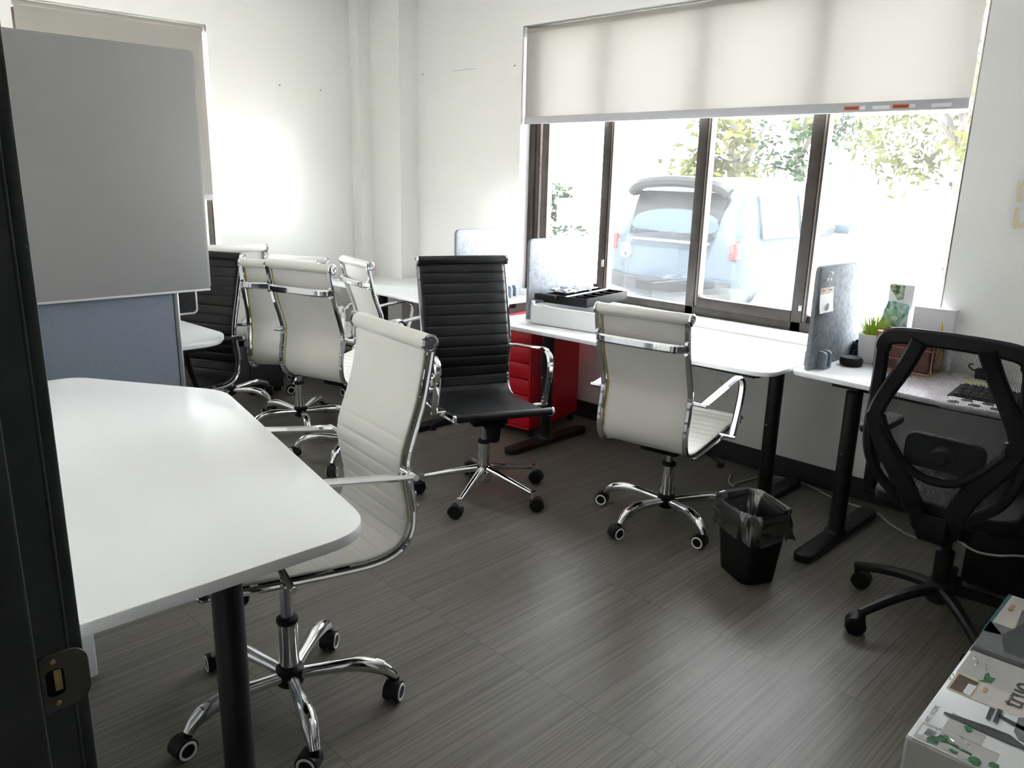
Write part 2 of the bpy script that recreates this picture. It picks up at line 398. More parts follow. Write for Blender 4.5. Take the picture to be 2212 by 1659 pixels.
# ---- window 1 (right): bronze frame, four bays, dusty panes
win = bpy.data.objects.new('window_1', None); COL.objects.link(win); win['kind'] = 'structure'
FX = XW + .09
b = MB()
b.box((FX, W1Y1 - .055, W1Z0), (FX + .07, W1Y1, W1Z1), .004); b.box((FX, W1Y0, W1Z0), (FX + .07, W1Y0 + .035, W1Z1), .004)
b.box((FX, W1Y0, W1Z0), (FX + .07, W1Y1, W1Z0 + .055), .004); b.box((FX, W1Y0, W1Z1 - .05), (FX + .07, W1Y1, W1Z1), .004)
MUL = [(3.262, 3.342), (2.562, 2.644), (1.880, 1.966)]
for y0, y1 in MUL: b.box((FX, y0 + .024, W1Z0), (FX + .075, y1, W1Z1), .004)
b.build('window_frame', 'frame', win)
b = MB()
for y0, y1 in MUL: b.box((FX + .012, y0 + .012, W1Z0 + .05), (FX + .07, y0 + .0245, W1Z1), .002)
b.box((FX + .01, W1Y1 - .115, W1Z0 + .05), (FX + .055, W1Y1 - .095, W1Z1), .003)
b.build('window_seal', 'seal', win)
b = MB()   # sliding sashes: their own stiles and rails
for y0, y1 in MUL: b.box((FX + .004, y0, W1Z0 + .05), (FX + .06, y0 + .0125, W1Z1), .002)
b.box((FX + .012, W1Y1 - .175, W1Z0 + .05), (FX + .06, W1Y1 - .115, W1Z1), .003); b.box((FX + .008, W1Y1 - .095, W1Z0 + .05), (FX + .05, W1Y1 - .055, W1Z1), .003)
b.box((FX - .004, 1.966, W1Z0 + .05), (FX + .05, 2.56, W1Z0 + .112), .004); b.box((FX + .02, 1.22, W1Z0 + .05), (FX + .06, 1.88, W1Z0 + .09), .004); b.box((FX + .02, 3.34, W1Z0 + .05), (FX + .06, 3.83, W1Z0 + .10), .004)
b.build('window_sash', 'frame', win)
for y0, y1, dx in ((3.342, 3.83, .045), (2.644, 3.262, .03), (1.966, 2.562, .025), (1.225, 1.88, .045)):
    b = MB(); b.box((FX + dx, y0, W1Z0 + .05), (FX + dx + .004, y1, W1Z1 - .04)); b.build('window_pane', 'glass', win)
b = MB(); b.box((FX - .006, 1.905, W1Z0 + .115), (FX + .01, 1.925, W1Z0 + .15), .006); b.box((FX - .008, 3.285, W1Z0 + .22), (FX + .008, 3.305, W1Z0 + .27), .006); b.build('window_latch', 'steel', win)
b = MB(); b.box((XW - .004, W1Y0 + .002, W1Z0 - .02), (FX + .002, W1Y1 - .002, W1Z0 + .002), .004); struct('trim_1', b, 'sill')

# ---- window 2 (left wall)
w2 = bpy.data.objects.new('window_2', None); COL.objects.link(w2); w2['kind'] = 'structure'
FY = YL + .09; b = MB()
b.box((W2X0, FY, W2Z0), (W2X0 + .05, FY + .06, W2Z1), .004); b.box((W2X1 - .045, FY, W2Z0), (W2X1, FY + .06, W2Z1), .004)
b.box((W2X0, FY, W2Z0), (W2X1, FY + .06, W2Z0 + .05), .004); b.box((W2X0, FY, W2Z1 - .05), (W2X1, FY + .06, W2Z1), .004); b.box((1.98, FY, W2Z0), (2.04, FY + .06, W2Z1), .004)
b.build('window_frame', 'frame', w2)
for x0, x1 in ((W2X0 + .05, 1.98), (2.04, W2X1 - .045)):
    b = MB(); b.box((x0, FY + .03, W2Z0 + .05), (x1, FY + .034, W2Z1 - .05)); b.build('window_pane', 'clean_glass', w2)

# ---- roller blinds
t = thing('roller_blind', 'wide cream roller blind half lowered over the four pane window', 'blind', (XW + .022, 0, 0))
b = MB(); ny = 40
P = []
for i in range(ny + 1):
    y = W1Y0 + .028 + (W1Y1 - .018 - W1Y0 - .028) * i / ny
    for z in (1.972, 2.15, 2.35, 2.50): P.append((.004 * math.sin(y * 5) * (2.5 - z), y, z))
fs = [[i * 4 + k, (i + 1) * 4 + k, (i + 1) * 4 + k + 1, i * 4 + k + 1] for i in range(ny) for k in range(3)]
b.add(P, fs); b.build('blind_cloth', 'blind', t)
b = MB(); b.box((-.008, W1Y0 + .028, 1.926), (.008, W1Y1 - .018, 1.973), .004); b.build('hem_bar', 'hem', t)
b = MB(); b.cyl((.026, W1Y0 + .02, 2.51), (.026, W1Y1 - .012, 2.51), .024, 20); b.build('roller_tube', 'blind', t)
for y in (W1Y0 + .006, W1Y1 - .010):
    b = MB(); b.box((-.012, y - .004, 2.475), (.05, y + .004, 2.54), .003); b.build('bracket', 'white_plastic', t)
for y0 in (1.705, 1.475):
    b = MB(); b.cur = 0; b.box((-.0095, y0, 1.938), (-.0078, y0 + .072, 1.956)); b.cur = 1; b.box((-.0095, y0 - .03, 1.939), (-.0078, y0 - .006, 1.955)); b.cur = 2
    for k in range(9): b.box((-.0102, y0 + .006 + k * .007, 1.943), (-.0093, y0 + .010 + k * .007, 1.951))
    b.build('warning_label', ['orange', 'paper', 'ink_dark'], t)
for bx_ in ((1.56, 1.64), (1.29, 1.375)): b = MB(); b.box((-.0095, bx_[0], 1.938), (-.0078, bx_[1], 1.954)); b.build('care_label', 'paper', t)
t = thing('roller_blind', 'narrow cream roller blind over the window behind the big board', 'blind', (0, YL + .02, 0))
b = MB(); b.box((W2X0 + .02, -.001, 1.40), (W2X1 - .025, .001, 2.49)); b.build('blind_cloth', 'blind', t)
b = MB(); b.box((W2X0 + .02, -.008, 1.365), (W2X1 - .025, .008, 1.405), .004); b.build('hem_bar', 'hem', t)
b = MB(); b.cyl((W2X0 + .01, .026, 2.50), (W2X1 - .01, .026, 2.50), .022, 20); b.build('roller_tube', 'blind', t)
for x in (W2X0 + .006, W2X1 - .010):
    b = MB(); b.box((x - .004, -.01, 2.47), (x + .004, .05, 2.528), .003); b.build('bracket', 'white_plastic', t)

# ---- doorway jamb with strike plate
door = bpy.data.objects.new('door_1', None); COL.objects.link(door); door['kind'] = 'structure'
JY = .96
b = MB(); b.box((.06, JY, 0), (WX - .016, JY + .075, 2.25), .003); b.box((WX - .016, JY + .004, 0), (WX, JY + .075, 2.25), .004); b.box((WX - .02, JY - .001, 0), (WX - .0155, JY + .05, 2.25), .002)
b.build('door_jamb', 'jamb', door)
b = MB(); b.box((.095, JY - .017, 0), (.181, JY + .01, 2.25), .004); b.build('door_stop', 'jamb', door)
sp = MB()
pz = 1.0
outl = rrect(.184, pz - .037, .2365, pz + .037, [.005, .020, .020, .005])
hole = rrect(.189, pz - .018, .209, pz + .018, .006)
def ring_prism(mb, outer, inner, y0, y1):
    b2 = bmesh.new()
    def loop(P, y): return [b2.verts.new((x, y, z)) for x, z in P]
    n = len(outer)
    o0, i0, o1, i1 = loop(outer, y0), loop(inner, y0), loop(outer, y1), loop(inner, y1)
    for k in range(n):
        j = (k + 1) % n
        b2.faces.new([o0[k], o0[j], i0[j], i0[k]]); b2.faces.new([o1[k], i1[k], i1[j], o1[j]]); b2.faces.new([o0[k], o1[k], o1[j], o0[j]]); b2.faces.new([i0[k], i0[j], i1[j], i1[k]])
    mb.bm(b2)
ring_prism(sp, outl, hole, JY - .004, JY - .0005)
o = sp.build('strike_plate', 'strike', door)
b = MB(); b.box((.189, JY - .003, pz - .018), (.209, JY - .0012, pz + .018)); b.build('latch_pocket', 'black_matte', o)
b = MB(); b.box((.198, JY - .0034, pz - .012), (.2065, JY - .0022, pz + .016), .001); b.build('latch_tongue', 'brass', o)
for z in (pz - .028, pz + .028):
    b = MB(); b.lathe([(.0, -.0055), (.0025, -.0052), (.0035, -.004), (.0035, -.0005)], 14, (.199, JY, z), 'y'); b.build('screw', 'brass', o)

# ---- marks on the walls
def nail(loc, d, label):
    b = MB(); b.lathe([(.0, 0), (.005, 0), (.0055, .003), (.003, .006), (.0, .0065)], 12, axis=d); o = b.build('wall_anchor', 'ink'); o.location = loc
    if d == 'x': o.rotation_euler = (0, 0, PI)
    else: o.rotation_euler = (0, 0, PI)
    tag(o, label, 'wall anchor', 'wall anchors left in the plaster')
nail((XW, 5.06, 2.313), 'x', 'tiny wall anchor beside the stepped corner column')
nail((XW, 4.07, 2.304), 'x', 'tiny dark wall anchor beside the upper left of the wide window blind')
nail((3.131, YL, 2.189), 'y', 'tiny wall anchor above the white chairs, the one nearer the narrow blind')
nail((3.474, YL, 2.182), 'y', 'tiny wall anchor above the white chairs, the one nearer the corner column')
b = MB(); b.box((XW - .0012, 4.461, 2.3125), (XW + .001, 4.729, 2.3145)); tag(b.build('pencil_line', 'ink'), 'faint straight pencil line drawn on the white wall beside the blind', 'mark')

# ---- outlet
t = thing('wall_outlet', 'white double wall outlet below the window above the dark baseboard', 'outlet', (XW, 2.288, .435))
b = MB(); b.box((-.008, -.044, -.068), (.001, .044, .068), .004, 2); b.build('cover_plate', 'white_plastic', t)
for z in (.026, -.026):
    b = MB(); b.cur = 0; b.prism(rrect(-.018, -.016, .018, .016, .008), 0, .003, mtx=Matrix.Translation((-.0075, 0, z)) @ Matrix(((0, 0, -1, 0), (1, 0, 0, 0), (0, 1, 0, 0), (0, 0, 0, 1))))
    b.cur = 1
    for y in (-.008, .006): b.box((-.0112, y, z - .002), (-.0104, y + .003, z + .008))
    b.box((-.0112, -.003, z - .011), (-.0104, .003, z - .006)); b.build('socket', ['white_plastic', 'ink_dark'], t)

# ---- certificate on the right of the window
t = thing('certificate', 'white certificate with a gold ornamental border taped to the wall', 'certificate', (XW, .985, 1.405))
b = MB(); b.box((-.003, -.33, 0), (-.001, .0, .24)); b.build('sheet', 'paper', t)
for cy_, cz_ in ((-.03, .028), (-.03, .212), (-.30, .028), (-.30, .212)):
    b = MB()
    for i in range(22):
        q = i / 21 * .075; r = .011 if i < 14 else .005
        for y, z in ((cy_ + (-q if cy_ > -.1 else q), cz_), (cy_, cz_ + (q if cz_ < .1 else -q))):
            y2, z2 = y + rnd.uniform(-r, r), z + rnd.uniform(-r, r); k = .006
            b.box((-.0036 - rnd.uniform(0, .0009), y2 - k, z2 - k), (-.0029, y2 + k, z2 + k))
    b.build('gold_border', 'gold', t)
b = MB()
for k, (z, w) in enumerate(((.135, .10), (.123, .12), (.111, .11))):
    for j in range(8): b.box((-.0036, -.165 - w / 2 + j * w / 8, z), (-.0029, -.165 - w / 2 + (j + .75) * w / 8, z + .004))
b.build('printed_lines', 'ink', t)

# ------------------------------------------------------------------ desks
def desk_leg(root, x, y, ztop, fx0, fx1, r=.036):
    """round post on a flat foot with round ends; the foot runs along x"""
    b = MB(); b.tube([(x, y, .03), (x, y, ztop)], r, 24); o = b.build('leg', 'black_metal', root)
    b = MB(); b.prism(rrect(fx0, y - .043, fx1, y + .043, .042, 8), .004, .036, .006, 2); b.lathe([(.05, .034), (.046, .044), (.038, .05), (.037, .06)], 24, (x, y, 0)); b.build('foot', 'black_metal', o)
    b = MB(); b.lathe([(.006, 0), (.006, .003), (.003, .005), (.0, .005)], 12, (x - .0365, y + .01, .42), 'x'); b.build('screw', 'steel', o)
    return o

DZ = .755; TH = .022
def desktop(root, poly, z=DZ, th=TH):
    b = MB(); b.prism(poly, z - th, z, .003, 2); return b.build('tabletop', 'laminate', root)
def underframe(root, bars, z):
    b = MB()
    for x0, y0, x1, y1 in bars: b.box((x0, y0, z - .035), (x1, y1, z), .003)
    return b.build('underframe', 'black_metal', root)

# desk under the window
t = thing('office_desk', 'white office desk under the window with a red drawer unit beneath it', 'desk')
desktop(t, rpoly([(3.26, 1.625), (4.0, 1.635), (4.0, 3.41), (3.13, 3.41)], [.10, .02, .02, .03]))
underframe(t, [(3.34, 1.74, 3.38, 3.3), (3.82, 1.74, 3.86, 3.3), (3.36, 1.73, 3.86, 1.77), (3.36, 3.10, 3.86, 3.14)], DZ - TH)
desk_leg(t, 3.60, 1.755, DZ - TH - .03, 3.22, 3.96); desk_leg(t, 3.42, 3.12, DZ - TH - .03, 3.085, 3.78)
# desk at the right with the plant
t = thing('office_desk', 'white office desk holding the potted grass, keyboard and wire basket', 'desk')
desktop(t, rpoly([(3.355, .02), (4.0, .02), (4.0, 1.60), (3.425, 1.612)], [.04, .02, .03, .055]))
underframe(t, [(3.50, .16, 3.54, 1.44), (3.86, .16, 3.90, 1.44), (3.46, 1.30, 3.90, 1.345), (3.46, .16, 3.90, .2)], DZ - TH)
desk_leg(t, 3.455, 1.315, DZ - TH - .03, 3.10, 3.86); desk_leg(t, 3.455, .2, DZ - TH - .03, 3.10, 3.86)
# far desk in the corner
FZ = .765
t = thing('office_desk', 'white office desk fitted into the far corner against the stepped column', 'desk')
desktop(t, rpoly([(3.262, 3.775), (4.0, 3.775), (4.0, 5.12), (3.845, 5.12), (3.845, 5.40), (3.275, 5.40)], [.05, .02, .01, 0, .01, .05]), FZ)
underframe(t, [(3.42, 3.80, 3.46, 5.3), (3.78, 3.80, 3.82, 5.08), (3.42, 3.80, 3.8, 3.83), (3.42, 5.02, 3.8, 5.06)], FZ - TH)
desk_leg(t, 3.44, 3.815, FZ - TH - .03, 2.93, 3.66); desk_leg(t, 3.60, 5.04, FZ - TH - .03, 3.34, 3.78)
# near desk by the doorway
NZ = .865
t = thing('office_desk', 'large white desk with slanted edges nearest the doorway, on a black round leg', 'desk')
desktop(t, rpoly([(.262, 1.312), (.896, 1.296), (1.141, 2.523), (.822, 3.019), (.262, 3.019)], [.01, .115, .08, .06, .02], 8), NZ, .026)
underframe(t, [(.36, 1.60, .80, 1.64), (.36, 2.935, .80, 2.975), (.36, 1.62, .40, 2.96), (.68, 1.62, .72, 2.96)], NZ - .026)
desk_leg(t, .705, 1.625, NZ - .026 - .03, .40, .755, .036)
desk_leg(t, .52, 2.955, NZ - .026 - .03, .40, .60, .036)
# small table behind the partition
t = thing('office_desk', 'white tabletop corner showing beyond the blue grey partition', 'desk')
desktop(t, rpoly([(.95, 3.76), (1.70, 3.768), (1.81, 3.95), (1.782, 4.43), (.95, 4.44)], [.02, .09, .07, .02, .02]))
underframe(t, [(1.05, 3.84, 1.66, 3.88), (1.05, 4.3, 1.66, 4.34), (1.28, 3.86, 1.34, 4.32)], DZ - TH)
desk_leg(t, 1.31, 4.08, DZ - TH - .03, 1.0, 1.62)
for o in t.children:
    if o.name.startswith('leg'): pass

# ------------------------------------------------------------------ felt desk dividers
def divider(loc, label, clips=((.10), (.46)), n=2):
    """0.6 x 0.47 felt board standing across the desk; local x along the board, y across"""
    t = thing('desk_divider', label, 'desk divider', loc, 0, 'felt desk dividers')
    b = MB(); b.prism(rrect(0, 0, .60, .475, [.004, .004, .03, .03], 5), -.011, .011, .004, 2, Matrix(((1, 0, 0, 0), (0, 0, 1, 0), (0, 1, 0, .002), (0, 0, 0, 1))))
    b.build('felt_board', 'felt', t)
    for cx in clips:
        b = MB(); F = Matrix(((0, 0, 1, 0), (1, 0, 0, 0), (0, 1, 0, 0), (0, 0, 0, 1)))
        b.box((cx - .035, -.05, .0005), (cx + .035, .05, .010), .003)
        for dx in (-.024, .024):
            b.prism(rrect(-.052, .002, -.0115, .082, [.002, .002, .002, .022]), dx - .009, dx + .009, .002, 1, Matrix.Translation((cx, 0, 0)) @ F)
            b.prism(rrect(.0115, .002, .052, .082, [.002, .002, .022, .002]), dx - .009, dx + .009, .002, 1, Matrix.Translation((cx, 0, 0)) @ F)
        b.build('clamp', 'felt_clip', t)
    return t
divider((3.37, 3.92, FZ), 'grey felt divider on the far corner desk, behind the tall black chair', (.09, .50))
divider((3.37, 3.26, DZ), 'grey felt divider on the window desk beside the white tray box', (.09, .50))
divider((3.465, 1.553, DZ), 'grey felt divider with a pinned paper tag at the end of the plant desk', (.115, .50))

t = thing('paper_tag', 'curled cream and white paper tag pinned to the felt divider', 'tag', (3.555, 1.5405, 1.02))
P = []; 
for i in range(9):
    z = .113 - .113 * i / 8
    for x in (-.07, 0, .07): P.append((x + .02 * (i / 8) ** 2 * -.3, -.001 - .012 * (i / 8) ** 2, z))
b = MB(); b.add(P, [[i * 3 + k, i * 3 + k + 1, i * 3 + k + 4, i * 3 + k + 3] for i in range(2) for k in range(2)]); b.build('cream_top', 'cream', t)
b = MB(); b.add(P, [[i * 3 + k, i * 3 + k + 1, i * 3 + k + 4, i * 3 + k + 3] for i in range(2, 8) for k in range(2)]); b.build('sheet', 'paper', t)
b = MB(); b.lathe([(.0, -.0008), (.017, -.0008), (.017, 0), (0, 0)], 20, (-.004, -.0128, .026), 'y'); b.build('round_seal', 'ink', t)
for k, (x, z, lab) in enumerate(((3.52, 1.122, 'clear push pin at the left corner of the paper tag'), (3.588, 1.122, 'clear push pin at the right corner of the paper tag'), (3.525, 1.172, 'clear push pin above the tag, left of the lower pair'), (3.555, 1.172, 'clear push pin above the tag, right of the lower pair'), (3.565, 1.200, 'clear push pin highest on the felt divider'))):
    b = MB(); b.lathe([(.0, -.014), (.0055, -.014), (.0058, -.012), (.0035, -.009), (.0035, -.004), (.006, -.002), (.006, .0)], 12, axis='y'); o = b.build('push_pin', 'white_plastic'); o.location = (x, 1.541, z)
    tag(o, lab, 'push pin', 'push pins in the felt divider')

# ------------------------------------------------------------------ ribbed office chairs
SW = .208
PROF = [(.285, .512), (.19, .499), (.05, .483), (-.08, .470), (-.171, .464), (-.222, .468), (-.262, .482), (-.288, .508), (-.300, .548), (-.298, .604), (-.288, .66), (-.281, .735), (-.297, .80), (-.318, .86), (-.336, .915), (-.355, 1.0), (-.369, 1.078)]
PROF_HIGH = PROF[:12] + [(-.293, .80), (-.312, .87), (-.335, .95), (-.365, 1.05), (-.398, 1.155)]

def normal2(t): return Vector((t.y, -t.x)) if False else Vector((t[1], -t[0]))
def sling(mb, pts, w, thick, pitch, s_off=0., rib=.0045, plain=0.):
    """padded sheet along pts (y,z); user side has rounded ribs across, underside is flat"""
    n = len(pts); L = 0; S_ = [0]
    for a, c in zip(pts, pts[1:]): S_.append(S_[-1] + (c - a).length)
    xs = [-w, -w + .004, -w + .016, -w / 2, 0, w / 2, w - .016, w - .004, w]
    nx = len(xs); vs = []
    for i, p in enumerate(pts):
        t = (pts[min(i + 1, n - 1)] - pts[max(i - 1, 0)]).normalized(); nn = Vector((t[1], -t[0]))
        ph = ((S_[i] + s_off) % pitch) / pitch; groove = math.exp(-(min(ph, 1 - ph) * pitch / .0038) ** 2)
        bulge = rib * min(1, max(0, (S_[-1] - plain - S_[i]) / .05)) * 1 * (math.sin(PI * ph) ** .6) - rib * .9 * groove * min(1, max(0, (S_[-1] - plain - S_[i]) / .05))
        for k, x in enumerate(xs):
            e = min(1., (w - abs(x)) / .016)
            h = (thick / 2 + bulge) * (.35 + .65 * math.sqrt(e))
            q = p + nn * h; vs.append((x, q[0], q[1]))
        for k, x in enumerate(xs):
            e = min(1., (w - abs(x)) / .016); q = p - nn * (thick / 2) * (.35 + .65 * math.sqrt(e)); vs.append((x, q[0], q[1]))
    fs = []; R = 2 * nx
    for i in range(n - 1):
        a, c = i * R, (i + 1) * R
        for k in range(nx - 1):
            fs.append([a + k, a + k + 1, c + k + 1, c + k]); fs.append([a + nx + k + 1, a + nx + k, c + nx + k, c + nx + k + 1])
        fs.append([a, c, c + nx, a + nx]); fs.append([a + nx - 1, a + 2 * nx - 1, c + 2 * nx - 1, c + nx - 1])
    for e in (0, (n - 1) * R): fs.append([e + k for k in range(nx)] + [e + nx + k for k in range(nx - 1, -1, -1)])
    return mb.add(vs, fs)

def offset_path(pts, d):
    out = []; n = len(pts)
    for i, p in enumerate(pts):
        t = (pts[min(i + 1, n - 1)] - pts[max(i - 1, 0)]).normalized(); out.append(p + Vector((t[1], -t[0])) * d)
    return out

def caster(root, x, y, yaw, ringed, r=.030):
    """twin-wheel caster; the stem stands at (x, y)"""
    R = Matrix.Translation((x, y, 0)) @ Matrix.Rotation(yaw, 4, 'Z')
    def tr(mb): mb.v = [tuple(R @ Vector(v)) for v in mb.v]; return mb
    b = MB(); off = -.018
    for sx in (-1, 1):
        b.lathe([(0, .006), (r * .9, .006), (r, .009), (r, .022), (r * .88, .026), (0, .026)] if sx > 0 else [(0, -.026), (r * .88, -.026), (r, -.022), (r, -.009), (r * .9, -.006), (0, -.006)], 20, (0, off, r), 'x')
    hood = [(-.0055, 0), (.0055, 0)]
    vs = []; fs = []; N = 11
    for xx in (-.024, .024):
        for k in range(N):
            a = math.radians(-15 + 210 * k / (N - 1)); vs.append((xx, off + math.cos(a) * (r + .003), r + math.sin(a) * (r + .003)))
        for k in range(N):
            a = math.radians(-15 + 210 * k / (N - 1)); vs.append((xx, off + math.cos(a) * (r + .0005), r + math.sin(a) * (r + .0005)))
    for k in range(N - 1):
        fs += [[k, k + 1, 2 * N + k + 1, 2 * N + k], [N + k + 1, N + k, 3 * N + k, 3 * N + k + 1], [k + 1, k, N + k, N + k + 1], [2 * N + k, 2 * N + k + 1, 3 * N + k + 1, 3 * N + k]]
    b.add(vs, fs); b.cyl((0, off, r - .001), (0, 0, r + .018), .008, 10); b.cyl((0, 0, r + .012), (0, 0, r + .045), .012, 12)
    o = tr(b).build('caster', 'black_plastic', root)
    if ringed:
        for sx in (-1, 1):
            b = MB(); x0 = .0262 * sx; x1 = .0285 * sx
            b.lathe([(r * .66, x0), (r * .70, x1), (r * .88, x1), (r * .92, x0)], 24, (0, off, r), 'x', False); tr(b).build('wheel_ring', 'ring_white', o)
    return o

def office_chair(label, loc, rot, dh, black=False, base='arched', yaw0=0., group=None, arms='chrome', seedv=1):
    t = thing('office_chair', label, 'chair', loc, rot, group); rr = random.Random(seedv)
    up = 'black_leather' if black else 'white_leather'; prof = PROF_HIGH if black else PROF; w = .232 if black else SW; TZ = prof[-1][1]
    path = [p + Vector((0, dh)) for p in smooth([Vector(p) for p in prof], 8)]
    cut = min(range(len(path)), key=lambda i: (path[i] - Vector((-.285, .505 + dh))).length)
    pitch = .055 if black else .050
    sp_ = resample(path[:cut + 1], .0035); bp = resample(path[cut:], .0035)
    b = MB(); sling(b, sp_, w - .006, .016, pitch, 0, .0002 if black else .0018); b.build('seat', up, t, sharp=60)
    b = MB(); sling(b, bp, w - .006, .016, pitch, 0, .0034 if black else .0018, 0 if black else .26); b.build('backrest', up, t, sharp=60)
    coarse = resample(path, .02)
    if not black:
        edge = offset_path([p for p in resample(path[cut:], .02) if p[1] > .53 + dh], -.006)
        for sx in (-1,):
            b = MB(); b.bar([(sx * (w - .0175), p[0], p[1]) for p in edge], .012, .008, (0, 1, .2)); b.build('edge_piping', 'yellowed', t)
    # side frames, swept flat bars behind the sling
    back = offset_path(coarse, -.017)
    nr = []
    for i, p in enumerate(back):
        q = (back[min(i + 1, len(back) - 1)] - back[max(i - 1, 0)]).normalized(); nr.append(Vector((0, q[1], -q[0])))
    for sx in (-1, 1):
        b = MB(); b.bar([(sx * w, p[0], p[1]) for p in back], .027, .013, nr, .35); f = b.build('side_frame', 'chrome', t)
        # bracket where the arm is fixed
        seg = [(i, p) for i, p in enumerate(back) if .56 + dh < p[1] < .72 + dh]
        b = MB(); b.bar([(sx * w, p[0] - .008, p[1]) for i, p in seg], .017, .007, [nr[i] for i, p in seg], .3)
        for zz in (.585, .64, .70):
            q = min(back, key=lambda p: abs(p[1] - zz - dh)); b.cyl((sx * w, q[0] - .016, q[1]), (sx * w, q[0], q[1]), .006, 10)
        b.build('bracket', 'steel', f)
    # rolls at the head and at the seat front
    for (py, pz), rad, nm in ((path[-1], .025, 'head_roll'), (path[0] + Vector((.006, .0)), .019, 'front_roll')):
        b = MB(); b.lathe([(rad * .9, -w - .006), (rad, -w), (rad, w), (rad * .9, w + .006)], 20, (0, py, pz), 'x'); o = b.build(nm, up, t)
        for sx in (-1, 1):
            b = MB(); e = w + .004
            b.lathe([(rad * .93, sx * e), (rad * 1.06, sx * (e + .002)), (rad * 1.06, sx * (e + .010)), (rad * .8, sx * (e + .013)), (rad * .72, sx * (e + .009)), (rad * .42, sx * (e + .009)), (rad * .36, sx * (e + .013)), (0, sx * (e + .013))], 20, (0, py, pz), 'x', False); b.build('end_cap', 'chrome', o)
    # bowed brace behind the head
    bz = TZ - .118 + dh; q = min(back, key=lambda p: abs(p[1] - bz)); y0 = q[0]
    br = smooth([(-w, y0 - .004, bz), (-w * .9, y0 - .028, bz), (-w * .72, y0 - .045, bz), (0, y0 - .05, bz), (w * .72, y0 - .045, bz), (w * .9, y0 - .028, bz), (w, y0 - .004, bz)], 5)
    b = MB(); b.bar(br, .036, .017, (0, 1, 0), .42); o = b.build('back_brace', 'chrome', t)
    for sx in (-1, 1):
        for dz_ in (.022, -.022): b = MB(); b.cyl((sx * w, y0 - .02, bz + dz_), (sx * w, y0, bz + dz_), .007, 10); b.build('bolt', 'chrome', o)
    # arms: long loop from the back pin forward and down to the seat pin
    am = 'black_plastic' if arms == 'black' else 'chrome'
    ax = w + .052
    loop = smooth([(-.287, .713), (-.16, .731), (-.02, .752), (.07, .763), (.125, .752), (.152, .712), (.142, .64), (.11, .55), (.082, .484)], 7)
    for sx in (-1, 1):
        b = MB(); pts = [(sx * ax, p[0], p[1] + dh) for p in loop]
        b.bar(pts, .018, .034, (1, 0, 0), .45); a = b.build('armrest', am, t)
        b = MB(); b.tube([(sx * (w - .005), -.287, .713 + dh), (sx * (w + .02), -.287, .713 + dh), (sx * (ax + .018), -.287, .713 + dh)], [.013, .009, .009], 12); b.build('arm_pin', 'chrome', a); b = MB()
        b.tube([(sx * (w - .005), .082, .484 + dh), (sx * (ax + .018), .082, .484 + dh)], .009, 12); b.build('arm_pin', 'chrome', a)
    # tilt mechanism and column
    b = MB(); b.box((-.09, -.13, .40 + dh), (.09, .10, .445 + dh), .008); b.box((-.20, .02, .448 + dh), (.20, .06, .468 + dh), .004); b.box((-.20, -.12, .440 + dh), (.20, -.08, .456 + dh), .004)
    b.lathe([(.026, .335 + dh), (.030, .34 + dh), (.036, .40 + dh), (.036, .41 + dh)], 18, (0, .14, 0)); b.box((-.05, .08, .405 + dh), (.05, .17, .44 + dh), .008)
    m_ = b.build('tilt_mechanism', 'black_matte', t)
    b = MB(); b.tube(smooth([(.06, -.02, .42 + dh), (.16, -.02, .418 + dh), (.24, -.02, .40 + dh), (.265, -.02, .385 + dh)], 4), .006, 8); b.box((.245, -.034, .365 + dh), (.275, -.006, .392 + dh), .006); b.build('lever', 'black_plastic', m_)
    zc = .41 + dh
    b = MB(); b.lathe([(.028, .125), (.030, .13), (.030, .285), (.026, .29)], 24); b.build('column_sleeve', 'chrome', t)
    b = MB(); b.lathe([(.031, .283), (.033, .288), (.031, .298), (.02, .302)], 24); b.build('column_collar', 'black_plastic', t)
    b = MB(); b.lathe([(.0175, .29), (.0175, zc - .03), (.0195, zc - .028), (.0195, zc + .01)], 20); b.build('gas_lift', 'steel', t)
    b = MB(); b.lathe([(.030, .070), (.040, .078), (.042, .085), (.042, .128), (.034, .136)], 24); b.build('hub', 'black_plastic' if base == 'arched' else 'chrome', t)
    for k in range(5):
        a = math.radians(yaw0) + 2 * PI * k / 5; ca, sa = math.cos(a), math.sin(a)
        if base == 'arched':
            pr = smooth([(.035, .106), (.12, .116), (.195, .122), (.255, .113), (.298, .090), (.318, .066)], 5)
            b = MB(); b.tube([(r * ca, r * sa, z) for r, z in pr], [.0185 + .006 * min(1, max(0, (r - .1) / .12)) - .009 * max(0, (r - .27) / .05) for r, z in pr], 14); b.build('base_leg', 'chrome', t)
            R = .319
        else:
            b = MB(); pr = [(.03, .145), (.10, .133), (.20, .112), (.295, .092), (.325, .088)]
            b.tube([(r * ca, r * sa, z) for r, z in pr], [.019, .017, .0145, .0115, .008], 16); b.tube([(.315 * ca, .315 * sa, .062), (.315 * ca, .315 * sa, .102)], .0135, 12); b.build('base_leg', 'chrome', t)
            R = .315
        caster(t, R * ca, R * sa, rr.uniform(0, 2 * PI), base == 'arched', .030 if base == 'arched' else .033)
    return t
G = 'white ribbed office chairs'
office_chair('white ribbed office chair tucked sideways under the large near desk', (1.026, 1.956, 0), 83, .058, yaw0=25, group=G, seedv=3)
office_chair('white ribbed office chair pulled up to the window desk beside the bin', (3.03, 1.965, 0), 278.5, -.025, yaw0=40, group=G, seedv=5)
office_chair('white ribbed office chair with its back to the room, frontmost of the far cluster', (2.409, 3.691, 0), 286, .045, yaw0=2, group=G, seedv=8)
office_chair('white ribbed office chair turned sideways at the far corner desk, beside the tall black chair', (3.185, 4.165, 0), 259, -.04, yaw0=-25, group=G, seedv=9)
office_chair('white ribbed office chair half hidden behind the frontmost chair of the cluster', (2.462, 4.362, 0), 318, -.0, yaw0=74, group=G, seedv=11)
